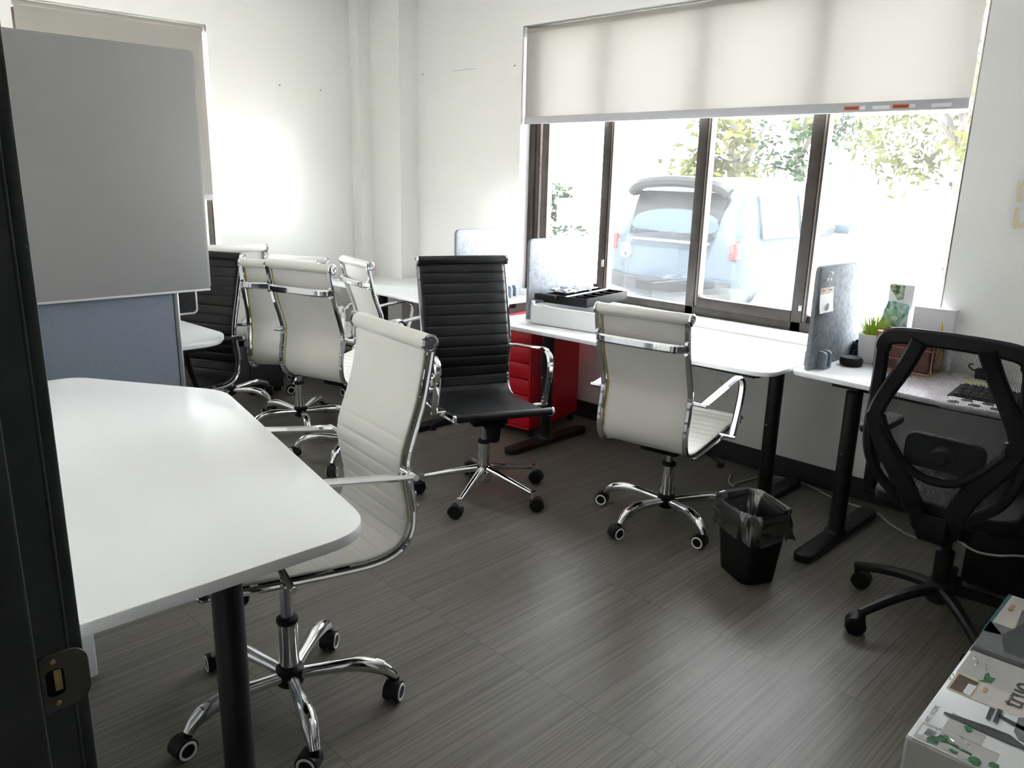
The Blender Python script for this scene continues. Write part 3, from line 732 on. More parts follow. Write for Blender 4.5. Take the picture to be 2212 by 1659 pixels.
office_chair('white ribbed office chair behind the black chair, nearest the narrow window', (2.35, 5.11, 0), 345, .03, yaw0=24, group=G, seedv=12)
office_chair('white ribbed office chair farthest back, only its head roll showing above the cluster', (3.14, 5.125, 0), 300, -.085, yaw0=30, group=G, seedv=13)
office_chair('tall black ribbed office chair facing the doorway, in the middle of the room', (2.586, 2.776, 0), 156, 0., True, 'straight', yaw0=50, group='black ribbed office chairs', seedv=21)
office_chair('tall black ribbed office chair with black arms tucked behind the blue grey partition', (1.64, 4.34, 0), 116, -.053, True, 'arched', yaw0=15, group='black ribbed office chairs', arms='black', seedv=22)

# ------------------------------------------------------------------ mesh-back task chair
t = thing('mesh_chair', 'black mesh back task chair with a Y shaped frame at the plant desk', 'chair', (3.02, .745, 0), 270)
def yb(z):      # depth of the back at height z (local y, back is behind)
    return -.27 - .055 * max(0, (z - .74) / .4) ** 1.5 + .10 * max(0, (.70 - z) / .26) ** 1.6
HW = [(1.133, .20), (1.10, .215), (.95, .222), (.85, .232), (.77, .238), (.70, .226), (.63, .19), (.565, .135), (.50, .075), (.455, .035)]
def hw(z):
    for (z0, w0), (z1, w1) in zip(HW, HW[1:]):
        if z1 <= z <= z0: return w1 + (w0 - w1) * (z - z1) / (z0 - z1)
    return HW[-1][1]
def P3(x, z, d=0.): return (x, yb(z) - d, z)
outer = smooth([(0, 1.124), (.10, 1.122), (.175, 1.116), (.207, 1.098), (.216, 1.06), (.222, .95), (.232, .86), (.238, .77), (.226, .69), (.19, .61), (.13, .545), (.07, .49), (.0, .455)], 6)
loop = [P3(p[0], p[1]) for p in outer] + [P3(-p[0], p[1]) for p in outer[::-1][1:-1]]
wid = []
for p in loop: wid.append(.054 if p[2] > 1.07 else (.044 if p[2] > .9 else .036))
b = MB(); b.bar(loop, wid, .024, (0, 1, 0), .35, True); b.build('back_frame', 'black_plastic', t)
b = MB(); rows = 26; vs = []; fs = []; nx = 13
for i in range(rows + 1):
    z = 1.115 - (1.115 - .52) * i / rows; w = hw(z) - .006
    for k in range(nx): x = -w + 2 * w * k / (nx - 1); vs.append((x, yb(z) + .008 - .012 * (1 - (x / w) ** 2), z))
for i in range(rows):
    for k in range(nx - 1): a = i * nx + k; fs.append([a, a + 1, a + nx + 1, a + nx])
b.add(vs, fs); b.build('mesh_panel', 'net', t)
for sx in (-1, 1):
    b = MB(); s_ = smooth([(sx * .098, 1.112), (sx * .135, 1.02), (sx * .185, .92), (sx * .212, .85), (sx * .208, .80), (sx * .175, .735), (sx * .125, .655), (sx * .085, .575), (sx * .06, .50), (sx * .048, .43)], 6)
    b.bar([P3(p[0], p[1], .014) for p in s_], [.054 + (.016 if .5 < p[1] < .84 else 0) for p in s_], .026, (0, 1, 0), .35); b.build('back_strut', 'black_plastic', t)
b = MB(); s_ = smooth([(-.195, .80), (-.155, .745), (-.11, .69), (-.06, .655), (0, .643), (.06, .655), (.11, .69), (.155, .745), (.195, .80)], 6)
b.bar([P3(p[0], p[1], .016) for p in s_], .026, .034, (0, 1, 0), .4); b.build('cross_brace', 'black_matte', t)
b = MB(); b.prism(rrect(-.125, .668, .125, .785, .035, 6), -.012, .012, .006, 2, Matrix(((1, 0, 0, 0), (0, 0, -1, -.225), (0, 1, 0, 0), (0, 0, 0, 1)))); o = b.build('lumbar_pad', 'black_matte', t)
b = MB(); b.lathe([(.0, -.282), (.022, -.282), (.03, -.276), (.033, -.262), (.033, -.235)], 20, (0, 0, .725), 'y'); b.build('lumbar_knob', 'black_plastic', o)
b = MB(); b.prism(rrect(-.235, -.20, .235, .25, .09, 7), .475, .535, .02, 3); b.build('seat', 'black_matte', t)
b = MB(); b.bar(smooth([(0, -.215, .50), (0, -.22, .44), (0, -.19, .405), (0, -.08, .395), (0, .02, .40)], 5), .10, .024, [Vector((0, 1, .3))] * 21, .3); b.box((-.10, -.13, .40), (.10, .10, .475), .012); b.build('tilt_mechanism', 'black_matte', t)
for sx in (-1, 1):
    b = MB(); s_ = smooth([(sx * .20, -.02, .465), (sx * .27, -.03, .475), (sx * .285, -.035, .52), (sx * .283, -.05, .60), (sx * .280, -.045, .715)], 5)
    b.bar(s_, .05, .022, (1, 0, .2), .35); a = b.build('armrest', 'black_plastic', t)
    b = MB(); b.prism(rrect(sx * .28 - .042, -.16, sx * .28 + .042, .11, .035, 6), .712, .742, .01, 2); b.build('arm_pad', 'black_matte', a)
    b = MB(); b.cyl((sx * .20, -.03, .47), (sx * .30, -.03, .47), .028, 16); b.box((sx * .285 - .02, -.065, .475), (sx * .285 + .02, -.015, .66), .006); b.build('arm_joint', 'black_plastic', a)
b = MB(); b.lathe([(.030, .14), (.032, .30), (.024, .305), (.019, .31), (.019, .41)], 22); b.build('gas_lift', 'black_plastic', t)
b = MB(); b.lathe([(.035, .095), (.046, .105), (.046, .165), (.036, .18)], 24); b.build('hub', 'black_plastic', t)
for k in range(5):
    a = math.radians(168.5 + 72 * k); ca, sa = math.cos(a), math.sin(a); b = MB()
    pr = smooth([(.03, .150), (.12, .143), (.22, .122), (.30, .098), (.335, .086)], 4)
    b.bar([(r * ca, r * sa, z) for r, z in pr], [.052 - .075 * r for r, z in pr], .034, (0, 0, 1), .35); b.tube([(.325 * ca, .325 * sa, .06), (.325 * ca, .325 * sa, .09)], .013, 12); b.build('base_leg', 'black_plastic', t)
    caster(t, .325 * ca, .325 * sa, a + (.9 if k % 2 else -1.2), False, .034)

# ------------------------------------------------------------------ red drawer unit
t = thing('drawer_unit', 'red metal drawer unit under the window desk', 'drawer unit', (3.39, 3.235, 0), 8)
Wd, Dp, Ht = .41, .55, .70
b = MB(); b.box((0, 0, .055), (Dp, .012, Ht), .003); b.box((0, Wd - .012, .055), (Dp, Wd, Ht), .003); b.box((0, 0, Ht - .012), (Dp, Wd, Ht), .003); b.box((0, 0, .055), (Dp, Wd, .068), .003); b.box((Dp - .012, 0, .055), (Dp, Wd, Ht), .003); b.build('cabinet_body', 'red', t)
for k in range(6):
    z0 = .074 + k * .102
    b = MB(); b.box((.004, .016, z0), (.50, Wd - .016, z0 + .094), .003); o = b.build('drawer', 'red', t)
    b = MB(); b.box((-.003, Wd / 2 - .042, z0 + .048), (.006, Wd / 2 + .042, z0 + .078), .002); b.build('label_holder', 'steel', o)
    b = MB(); b.box((-.012, Wd / 2 - .03, z0 + .026), (.006, Wd / 2 + .03, z0 + .034), .003); b.build('pull', 'steel', o)
for x in (.05, Dp - .05):
    for y in (.04, Wd - .04): caster(t, x, y, .5, False, .02)

# ------------------------------------------------------------------ waste bin with bag
t = thing('waste_bin', 'black rectangular waste bin lined with a clear bag beside the white chair', 'waste bin', (2.845, 1.425, 0), -28); t.scale = (.93, .93, .96)
def loft(rings):
    b = MB(); n = len(rings[0]); vs = [p for r in rings for p in r]; fs = []
    for i in range(len(rings) - 1):
        for k in range(n): fs.append([i * n + k, i * n + (k + 1) % n, (i + 1) * n + (k + 1) % n, (i + 1) * n + k])
    b.add(vs, fs); return b, n
def rr3(w, d, r, z, n=6): return [(x, y, z) for x, y in rrect(-w / 2, -d / 2, w / 2, d / 2, r, n)]
rings = [rr3(.01, .008, .003, .002), rr3(.165, .215, .045, .002), rr3(.172, .222, .048, .008), rr3(.225, .285, .055, .315), rr3(.232, .292, .056, .325), rr3(.222, .282, .054, .325), rr3(.166, .216, .046, .014), rr3(.01, .008, .003, .012)]
b, n = loft(rings); b.build('bin_body', 'black_matte', t)
rg = []
for (w, d, z, amp) in ((.13, .17, .16, .012), (.17, .22, .24, .010), (.205, .265, .30, .006), (.226, .288, .334, .003), (.238, .30, .338, .004), (.246, .308, .325, .006), (.252, .314, .28, .010), (.256, .318, .235, .014), (.258, .322, .205, .016)):
    base = rrect(-w / 2, -d / 2, w / 2, d / 2, w * .3, 16); ring = []
    for k, (x, y) in enumerate(base):
        a = math.atan2(y, x); q = 1 + 1.5 * amp / .15 * (math.sin(a * 9 + z * 40) * .5 + math.sin(a * 17 + 2 - z * 60) * .35 + math.sin(a * 31 + z * 90) * .2)
        ring.append((x * q, y * q, z + amp * .8 * math.sin(a * 5 + 1)))
    rg.append(ring)
b, n = loft(rg); b.build('bin_bag', 'bag', t, sharp=70)

# ------------------------------------------------------------------ big carton in the foreground
t = thing('cardboard_box', 'large printed furniture carton in the bottom right corner by the doorway', 'box', (1.645, .417, 0), 1.2)
BL, BW, BH = .862, .50, .45
b = MB(); b.box((0, -BW, 0), (BL, 0, BH - .004), .004); b.build('carton', 'cardboard', t)
b = MB(); b.box((.004, -BW, BH - .004), (BL, 0, BH), .003); b.box((.0, -.012, BH - .10), (BL, .0012, BH - .003), .001); cov = b.build('printed_sleeve', 'print_white', t)
bx0, by0, ang = 1.645, .417, math.radians(1.2)
def LC(p): dx, dy = p[0] - bx0, p[1] - by0; return (dx * math.cos(ang) + dy * math.sin(ang), -dx * math.sin(ang) + dy * math.cos(ang))
def patch(mb, pts, lv, idx):
    mb.cur = idx; z = BH + .0004 + .0004 * lv; q = [LC(p) for p in pts]
    mb.add([(x, y, z) for x, y in q], [list(range(len(q)))])
names = ['print_grey', 'print_beige', 'print_dark', 'print_mid', 'print_teal', 'print_brown', 'print_green', 'print_wood', 'print_tan', 'print_white', 'ink_dark']
b = MB()
patch(b, [(2.50, .436), (2.30, .432), (2.30, -.06), (2.50, -.06)], 0, 1)
patch(b, [(2.30, .432), (2.10, .425), (2.10, -.06), (2.30, -.06)], 0, 3)
patch(b, [(2.505, .437), (2.232, .432), (2.238, .424), (2.505, .427)], 1, 4)
patch(b, [(2.30, .43), (2.232, .428), (2.245, .388), (2.307, .373), (2.38, .36), (2.36, .30), (2.16, .32), (2.16, .362), (2.24, .387)], 2, 2)
patch(b, [(2.222, .425), (2.13, .422), (2.15, .362), (2.183, .387), (2.238, .388)], 2, 3)
patch(b, [(2.306, .372), (2.43, .385), (2.47, -.05), (2.2, -.05), (2.172, .32)], 1, 3)
patch(b, [(2.13, .424), (2.108, .422), (2.128, .18), (2.15, .18)], 3, 2)
patch(b, [(2.107, .42), (1.97, .418), (1.967, .365), (1.886, .367), (1.912, .10), (2.119, .10)], 1, 1)
patch(b, [(2.107, .42), (1.98, .418), (1.977, .30), (2.02, .16), (2.11, .16)], 2, 0)
patch(b, [(1.975, .416), (1.888, .413), (1.888, .362), (1.972, .362)], 3, 8)
patch(b, [(1.97, .410), (1.893, .408), (1.893, .365), (1.967, .366)], 4, 5)
patch(b, [(1.944, .382), (1.897, .381), (1.893, .365), (1.948, .365)], 5, 9)
patch(b, [(2.444, .415), (2.399, .414), (2.400, .405), (2.442, .403)], 3, 7)
patch(b, [(1.958, .352), (1.935, .350), (1.937, .344), (1.958, .343)], 3, 7)
patch(b, [(1.974, .372), (1.986, .362), (2.017, .366), (2.03, .362), (2.012, .352), (2.016, .343), (1.99, .345), (1.985, .354)], 4, 6)
patch(b, [(1.803, .373), (1.727, .371), (1.728, .295), (1.795, .300)], 1, 0)
patch(b, [(1.768, .341), (1.78, .334), (1.777, .325), (1.764, .322), (1.755, .33)], 3, 6)
patch(b, [(1.72, .408), (1.655, .407), (1.655, .26), (1.73, .26)], 1, 0)
patch(b, [(1.709, .404), (1.667, .403), (1.672, .368), (1.716, .369)], 2, 9)
for k in range(14):
    y = .393 - k * .0014; w = .0009 if k % 3 else .0005
    patch(b, [(1.7035, y), (1.677, y), (1.677, y - w), (1.7035, y - w)], 3, 10)
for pts in ([(1.655, .38), (1.672, .384), (1.687, .374), (1.683, .366), (1.672, .361), (1.661, .361)], [(1.684, .372), (1.70, .366), (1.711, .356), (1.70, .349), (1.684, .349), (1.678, .358)], [(1.659, .302), (1.672, .302), (1.681, .294), (1.680, .284), (1.672, .278), (1.655, .279), (1.651, .29)], [(1.674, .267), (1.684, .268), (1.692, .262), (1.690, .251), (1.681, .249), (1.673, .256)], [(1.662, .34), (1.672, .336), (1.67, .322), (1.66, .322)], [(1.69, .352), (1.686, .30), (1.681, .30), (1.684, .352)]): patch(b, pts, 4, 6)
patch(b, [(1.79, .386), (1.780, .386), (1.778, .294), (1.779, .246), (1.781, .228), (1.79, .17), (1.80, .17), (1.794, .23), (1.812, .262), (1.808, .302)], 5, 2)
patch(b, [(1.884, .320), (1.885, .309), (1.832, .307), (1.832, .315)], 5, 2); patch(b, [(1.893, .306), (1.893, .296), (1.832, .292), (1.832, .301)], 5, 2)
patch(b, [(1.872, .297), (1.864, .246), (1.85, .19), (1.84, .19), (1.847, .243), (1.86, .298)], 5, 2); patch(b, [(1.90, .256), (1.89, .265), (1.83, .259), (1.81, .246), (1.808, .20), (1.90, .20)], 5, 3)
b.build('printed_pictures', names, t, keepn=True)
b = MB(); b.cur = 0
for k in range(6):
    for j in range(4):
        if rnd.random() < .55: continue
        patch(b, [(1.925 + k * .006, .424 - j * .002), (1.930 + k * .006, .424 - j * .002), (1.930 + k * .006, .4223 - j * .002), (1.925 + k * .006, .4223 - j * .002)], 4, 0)
b.build('icon_strip', 'ink_dark', t, keepn=True)
def on_box(x, y, lv): q = LC((x, y)); return Matrix.Translation((q[0], q[1], BH + .0004 + .0004 * lv))
text_mesh('truo', .068, 'ink_dark', 'title_lettering', t, on_box(1.925, .268, 6))
text_mesh('ART. 1012395', .0135, 'ink_dark', 'article_number', t, on_box(1.722, .398, 4))
b = MB()   # wrinkled clear wrap near the front corner
for grp in (((1.69, .335, .9, .05), (1.68, .318, 1.1, .07), (1.70, .31, .7, .04)), ((2.02, .385, .3, .03), (2.05, .392, .5, .03), (2.035, .37, .2, .025))):
  b = MB()
  for (x, y, a, l) in grp:
    q = LC((x, y)); w = .0016
    for k in range(6):
        s = k / 6; e = (k + 1) / 6; p = [(q[0] + math.cos(a) * l * s, q[1] + math.sin(a) * l * s - .004 * math.sin(s * 7)), (q[0] + math.cos(a) * l * e, q[1] + math.sin(a) * l * e - .004 * math.sin(e * 7))]
        z = BH + .0035; b.add([(p[0][0], p[0][1] - w, z), (p[1][0], p[1][1] - w, z), (p[1][0], p[1][1], z + .002), (p[0][0], p[0][1], z + .002), (p[1][0], p[1][1] + w, z), (p[0][0], p[0][1] + w, z)], [[0, 1, 2, 3], [3, 2, 4, 5]])
  b.build('plastic_wrap', 'film', t)

# ------------------------------------------------------------------ partition, board, monitor, cabinets on the left
t = thing('office_partition', 'blue grey fabric partition standing behind the near white desk', 'partition', (.45, 3.60, 0))
b = MB(); b.box((.02, -.014, .03), (.965, .014, 1.50), .004); b.build('fabric_panel', 'partition', t)
b = MB(); b.box((.965, -.018, .0), (.987, .018, 1.52), .004); b.box((0, -.018, 0), (.022, .018, 1.52), .004); b.box((0, -.018, 1.50), (.987, .018, 1.522), .004); b.box((0, -.018, .012), (.987, .018, .032), .004); b.build('trim_frame', 'alu', t)
for x in (.06, .92):
    b = MB(); b.box((x - .03, -.16, 0), (x + .03, .16, .014), .004); b.build('foot', 'alu', t)
t = thing('whiteboard', 'large pale grey board with rounded corners hung over the blue grey partition', 'whiteboard', (.55, 3.567, 0))
b = MB(); F = Matrix(((1, 0, 0, 0), (0, 0, 1, 0), (0, 1, 0, 0), (0, 0, 0, 1)))
b.prism(rrect(0, 1.05, 1.03, 2.075, .022, 5), -.010, .010, .003, 2, F); b.build('board_panel', 'board', t)
b = MB(); b.box((.004, -.013, 1.046), (1.026, .011, 1.056), .003); b.build('bottom_rail', 'board_edge', t)
b = MB(); b.box((.30, .011, 1.45), (.36, .0145, 1.53), .002); b.box((.66, .011, 1.45), (.72, .0145, 1.53), .002); b.build('bracket', 'alu', t)
t = thing('monitor', 'black screen with a rounded silver edge standing on the small table', 'monitor', (1.45, 4.12, DZ), 0)
b = MB(); b.prism(rrect(-.30, .088, .295, .45, .025, 6), -.012, .006, .003, 2, F); b.build('silver_case', 'alu', t)
b = MB(); b.prism(rrect(-.289, .099, .284, .439, .018, 6), -.0145, -.0115, .001, 1, F); b.build('screen', 'black_plastic', t)
b = MB(); b.box((-.03, .005, .006), (.03, .03, .26), .005); b.prism(rrect(-.11, -.07, .11, .09, .02), .0, .008, .002); b.build('stand', 'alu', t)
t = thing('pedestal_cabinet', 'white pedestal cabinet under the near desk, only its edge showing by the door frame', 'cabinet', (.27, 2.47, 0))
b = MB(); b.box((0, 0, .02), (.365, .50, .60), .004); b.build('body', 'white_box', t)
for k in range(3):
    b = MB(); b.box((.006, -.016, .03 + k * .19), (.36, .001, .21 + k * .19), .003); o = b.build('drawer', 'white_box', t); b = MB(); b.box((.12, -.026, .17 + k * .19), (.25, -.014, .185 + k * .19), .003); b.build('pull', 'steel', o)
b = MB(); b.box((.02, .02, 0), (.345, .48, .022), .002); b.build('plinth', 'black_matte', t)
t = thing('storage_cabinet', 'dark grey low cabinet against the far wall behind the white chairs', 'cabinet', (2.55, 5.21, 0))
M['dark_grey'] = mat('dark_grey_lacquer', (.035, .035, .037), .5, var=.1)
b = MB(); b.box((0, 0, .03), (.26, .39, .36), .005); b.build('body', 'dark_grey', t)
b = MB(); b.box((.006, -.016, .04), (.254, .001, .35), .004); o = b.build('door', 'dark_grey', t); b = MB(); b.box((.225, -.03, .20), (.236, -.014, .30), .003); b.build('handle', 'steel', o)
b = MB(); b.box((.02, .02, 0), (.25, .37, .032), .002); b.build('plinth', 'black_matte', t)

# ------------------------------------------------------------------ things on the window desk
t = thing('tray_box', 'white open box lying along the front of the window desk', 'box', (3.372, 2.665, DZ), 9)
b = MB(); b.box((0, 0, 0.004), (.012, .50, .112), .003); b.box((.40, 0, .004), (.412, .50, .112), .003); b.box((0, 0, .004), (.412, .012, .112), .003); b.box((0, .488, .004), (.412, .50, .112), .003); b.box((0, 0, .004), (.412, .50, .012), .002); b.build('body', 'white_box', t)
b = MB(); b.box((.01, .02, 0), (.40, .48, .005)); b.build('base_pad', 'black_matte', t)
b = MB(); b.cyl((.006, .485, .10), (.006, .485, .135), .011, 12); b.cyl((.006, .35, .105), (.006, .42, .118), .006, 8); b.build('hinge_post', 'white_plastic', t)
t = thing('drawer_organizer', 'black divided drawer organizer heaped with cables on the white box', 'organizer', (3.455, 2.872, DZ + .1135), 8)
b = MB(); b.box((0, 0, .0), (.47, .30, .007), .002)
for y0 in (0, .292, .13): b.box((0, y0, .0), (.47, y0 + .008, .050), .002)
for x0 in (0, .462): b.box((x0, 0, .0), (x0 + .008, .30, .050), .002)
for k in range(4): b.box((.09 + k * .09, 0, .0), (.096 + k * .09, .13, .046), .001)
b.build('tray', 'black_matte', t)
b = MB(); b.box((-.03, .20, .016), (.02, .345, .050), .003); b.build('front_lip', 'black_matte', t)
b = MB(); b.box((.10, .20, .050), (.45, .296, .056), .002); b.build('lid', 'alu', t, sharp=20)
rj = random.Random(4)
for k in range(11):
    cx, cy = 3.53 + rj.uniform(-.06, .24), 3.09 + rj.uniform(-.05, .07)
    kind = k % 3; z = DZ + .1135 + .063 + rj.uniform(.0, .010)
    b = MB()
    if kind == 0:
        r = rj.uniform(.022, .034); b.tube([(r * math.cos(a) + .004 * math.sin(3 * a), r * .7 * math.sin(a), .006 * math.sin(2 * a)) for a in [2 * PI * i / 20 for i in range(20)]], .0045, 6, True, True); nm, lab = 'cable_coil', 'coiled pale cable in the pile on the black organizer'
    elif kind == 1:
        b.box((-.035, -.012, -.006), (.035, .012, .010), .004); nm, lab = 'adapter', 'small silver adapter block in the pile on the black organizer'
    else:
        b.tube(smooth([(-.05, -.01, 0), (-.02, .015, .008), (.02, -.012, .004), (.05, .01, 0)], 4), .005, 8); nm, lab = 'cable_end', 'short grey cable end in the pile on the black organizer'
    o = b.build(nm, 'white_plastic' if kind == 0 else 'steel'); o.location = (cx, cy, z); o.rotation_euler = (0, 0, rj.uniform(0, 6)); tag(o, lab, 'cable' if kind != 1 else 'adapter', {0: 'coiled cables on the organizer', 1: 'adapters on the organizer', 2: 'cable ends on the organizer'}[kind])
b = MB(); b.box((-.25, -.009, 0), (.25, .009, .004), .001); o = b.build('ruler', 'white_plastic'); o.location = (3.67, 3.03, DZ + .1135 + .0515); o.rotation_euler = (0, 0, math.radians(8)); tag(o, 'long pale ruler laid across the black organizer', 'ruler')

# ------------------------------------------------------------------ things on the plant desk
t = thing('smart_speaker', 'black puck shaped speaker with fabric side on the plant desk', 'speaker', (3.742, 1.462, DZ))
b = MB(); b.lathe([(.040, 0), (.049, .004), (.052, .014), (.052, .030), (.048, .037)], 36); b.build('fabric_body', 'black_matte', t)
b = MB(); b.lathe([(.048, .036), (.046, .040), (.0, .0405)], 36, closed_ends=False); b.build('top_plate', 'black_plastic', t)
b = MB(); b.tube(smooth([(.05, .02, .008), (.085, .035, .03), (.11, .03, .052), (.125, -.0, .045), (.13, -.015, .006)], 6), .0035, 8); b.build('power_cord', 'black_plastic', t)
t = thing('power_adapter', 'black block behind the puck speaker near the felt divider', 'adapter', (3.935, 1.505, DZ))
b = MB(); b.box((-.03, -.028, 0), (.03, .03, .075), .008); b.build('block', 'black_matte', t); b = MB(); b.box((-.018, -.02, .075), (.018, .02, .092), .004); b.build('plug_head', 'black_plastic', t)
t = thing('potted_grass', 'spiky green artificial grass in a white ridged pot', 'plant', (3.882, 1.43, DZ))
prof = [(.048, 0), (.052, .003)]
for k in range(6): prof += [(.053 + k * .0012, .010 + k * .0125), (.0548 + k * .0012, .014 + k * .0125), (.0538 + k * .0012, .0215 + k * .0125)]
prof += [(.063, .13), (.0645, .142), (.061, .143), (.058, .12), (.0, .118)]
b = MB(); b.lathe(prof, 36, closed_ends=False); b.build('pot', 'pot', t)
b = MB(); rg_ = random.Random(3)
for k in range(170):
    a = rg_.uniform(0, 2 * PI); r0 = .05 * math.sqrt(rg_.random()); lean = rg_.uniform(.1, .8) * (r0 / .05 * .8 + .2); h = rg_.uniform(.08, .165); w = rg_.uniform(.002, .004)
    d = Vector((math.cos(a), math.sin(a), 0)); sd = Vector((-d.y, d.x, 0)); p0 = d * r0 + Vector((0, 0, .118)); vs = []
    for i in range(4):
        s = i / 3; c = p0 + d * (lean * h * s * s) + Vector((0, 0, h * s * (1 - .15 * lean * s))); ww = w * (1 - s * .9); vs += [tuple(c - sd * ww), tuple(c + sd * ww)]
    b.add(vs, [[2 * i, 2 * i + 1, 2 * i + 3, 2 * i + 2] for i in range(3)])
b.build('grass_blades', 'grass', t, keepn=True)

t = thing('wire_basket', 'rose copper wire desk basket filled with books on the plant desk', 'basket', (3.79, 1.125, DZ))
bw, bd, bh = .14, .25, .175
b = MB(); r = .0042
for z in (.006, .06, .115, bh): b.tube([(0, 0, z), (bw, 0, z), (bw, bd, z), (0, bd, z)], r if z in (.006, bh) else .0022, 8, True, True)
b.build('rim', 'copper', t)
b = MB()
for x in (0, bw):
    for y in (0, bd): b.cyl((x, y, .004), (x, y, bh), .0045, 8)
for k in range(1, 4): b.cyl((0, bd * k / 4, .006), (0, bd * k / 4, bh), .0022, 6); b.cyl((bw, bd * k / 4, .006), (bw, bd * k / 4, bh), .0022, 6)
for k in range(1, 3): b.cyl((bw * k / 3, 0, .006), (bw * k / 3, 0, bh), .0022, 6); b.cyl((bw * k / 3, bd, .006), (bw * k / 3, bd, bh), .0022, 6)
b.build('upright', 'copper', t)
b = MB()
for k in range(1, 6): b.cyl((0, bd * k / 6, .006), (bw, bd * k / 6, .006), .002, 6)
b.build('bottom_grid', 'copper', t)
def book(loc, size, cover, label, rot=0., tilt=0.):
    t = thing('notebook', label, 'notebook', loc, rot, 'notebooks in the wire basket'); t.rotation_euler = (0, math.radians(tilt), math.radians(rot))
    th, w, h = size
    b = MB(); b.box((0, 0, 0), (.0025, w, h), .001); b.box((th - .0025, 0, 0), (th, w, h), .001); b.box((0, -.001, 0), (th, .002, h), .001); b.build('cover', cover, t)
    b = MB(); b.box((.0027, .002, .003), (th - .0027, w - .004, h - .003)); b.build('pages', 'paper', t)
bz_ = DZ + .0105
book((3.80, 1.145, bz_), (.022, .20, .15), 'pink', 'pink notebook at the front of the wire basket')
book((3.826, 1.14, bz_), (.018, .21, .14), 'crimson', 'crimson notebook behind the pink one in the wire basket')
book((3.848, 1.135, bz_), (.024, .17, .155), 'navy', 'dark navy notebook in the middle of the wire basket')
book((3.876, 1.14, bz_), (.016, .20, .145), 'teal_card', 'dark teal notebook behind the navy one in the wire basket')
t = thing('magazine_file', 'teal marbled folder with a finger hole standing behind the basket', 'folder', (3.966, 1.312, DZ + .001))
b = MB(); b2 = bmesh.new()
ring_o = [(.0, .0), (.080, 0), (.080, .22), (.098, .285), (.02, .292), (.0, .286)]
def plate_hole(mb, outer, cen, ry, rz, x0, x1, n=40):
    import math as m_
    O = []; I = []
    for k in range(n):
        a = 2 * PI * k / n; d = (m_.cos(a), m_.sin(a)); best = 1e9
        for i in range(len(outer)):
            p, q = outer[i], outer[(i + 1) % len(outer)]; ex, ey = q[0] - p[0], q[1] - p[1]; den = d[0] * ey - d[1] * ex
            if abs(den) < 1e-9: continue
            s = ((p[0] - cen[0]) * ey - (p[1] - cen[1]) * ex) / den; u = ((p[0] - cen[0]) * d[1] - (p[1] - cen[1]) * d[0]) / den
            if s > 0 and -1e-6 <= u <= 1 + 1e-6: best = min(best, s)
        O.append((cen[0] + d[0] * best, cen[1] + d[1] * best)); I.append((cen[0] + d[0] * ry, cen[1] + d[1] * rz))
    ring = [[(x, p[0], p[1]) for p in L_] for x in (x0, x1) for L_ in (O, I)]
    vs = sum(ring, []); fs = []
    for k in range(n):
        j = (k + 1) % n; fs += [[k, j, n + j, n + k], [2 * n + k, 3 * n + k, 3 * n + j, 2 * n + j], [k, 2 * n + k, 2 * n + j, j], [n + k, n + j, 3 * n + j, 3 * n + k]]
    mb.add(vs, fs)
plate_hole(b, [(0, 0), (.112, 0), (.128, .19), (.100, .298), (.0, .286)], (.062, .215), .017, .011, 0, .003)
b2.free(); b.build('front_sheet', 'marble', t)
b = MB(); b.box((.003, 0, 0), (.012, .118, .258), .001); b.build('contents', 'paper', t)
b = MB(); b.add([(-.0008, .070, .0), (-.0008, .073, .0), (-.0008, .092, .285), (-.0008, .088, .286)], [[0, 1, 2, 3]]); b.build('gold_line', 'cream', t)
t = thing('box_file', 'pale lavender box file standing upright behind the wire basket', 'box', (3.948, 1.105, DZ + .001), 0)
b = MB(); b.box((0, 0, 0), (.055, .182, .288), .004); b.build('case', 'lavender', t); b = MB(); b.box((.004, -.0015, .006), (.051, .003, .282), .001); b.build('spine', 'paper', t)
t = thing('greeting_card', 'white card printed with green leaves standing behind the marbled folder', 'card', (3.985, 1.308, DZ + .001), 0)
b = MB(); b.box((0, 0, 0), (.003, .115, .377), .001); b.build('card_sheet', 'paper', t)
b = MB(); b.add([(-.0006, .044, .374), (-.0006, .082, .370), (-.0006, .090, .377), (-.0006, .112, .366), (-.0006, .108, .348), (-.0006, .068, .300), (-.0006, .044, .308)], [[0, 1, 2, 3, 4, 5, 6]]); b.build('leaf_print', 'leafprint', t)
b = MB(); b.tube([(0, 0, 0), (0, 0, .125)], .004, 6); b.tube([(0, 0, .125), (0, 0, .142)], [.004, .0008], 6); o = b.build('pencil', 'yellow'); o.location = (3.96, 1.088, DZ + .158); o.rotation_euler = (math.radians(-8), math.radians(4), 0); o.location = (3.915, 1.118, DZ + .012)
o.scale = (1, 1, 1.6); tag(o, 'yellow pencil standing at the right corner of the wire basket', 'pencil')
t = thing('keyboard', 'black keyboard on the plant desk behind the dotted wrist rest', 'keyboard', (3.492, .475, DZ), 5)
b = MB(); b.box((0, 0, .002), (.245, .475, .020), .006); b.build('case', 'black_matte', t)
for r_ in range(6):
    b = MB()
    for k in range(16):
        b.box((.012 + r_ * .037, .012 + k * .0282, .0195), (.043 + r_ * .037, .036 + k * .0282, .0275), .003, 1)
    b.build('key_row', 'black_plastic', t)
t = thing('wrist_rest', 'white wrist rest with black dots at the front edge of the plant desk', 'wrist rest', (3.325, .475, DZ), 5)
b = MB(); b.prism(rrect(0, 0, .14, .475, .055, 7), .0, .024, .009, 3); b.build('pad', 'paper', t)
b = MB()
for k in range(9):
    for j in range(2):
        cx, cy = .040 + j * .062, .042 + k * .074 + (.037 if j else 0)
        if cy > .44: continue
        b.lathe([(.0, .0252), (.0215, .0252), (.022, .0243)], 18, (cx, cy, 0), closed_ends=False)
b.build('dot_print', 'ink_dark', t)
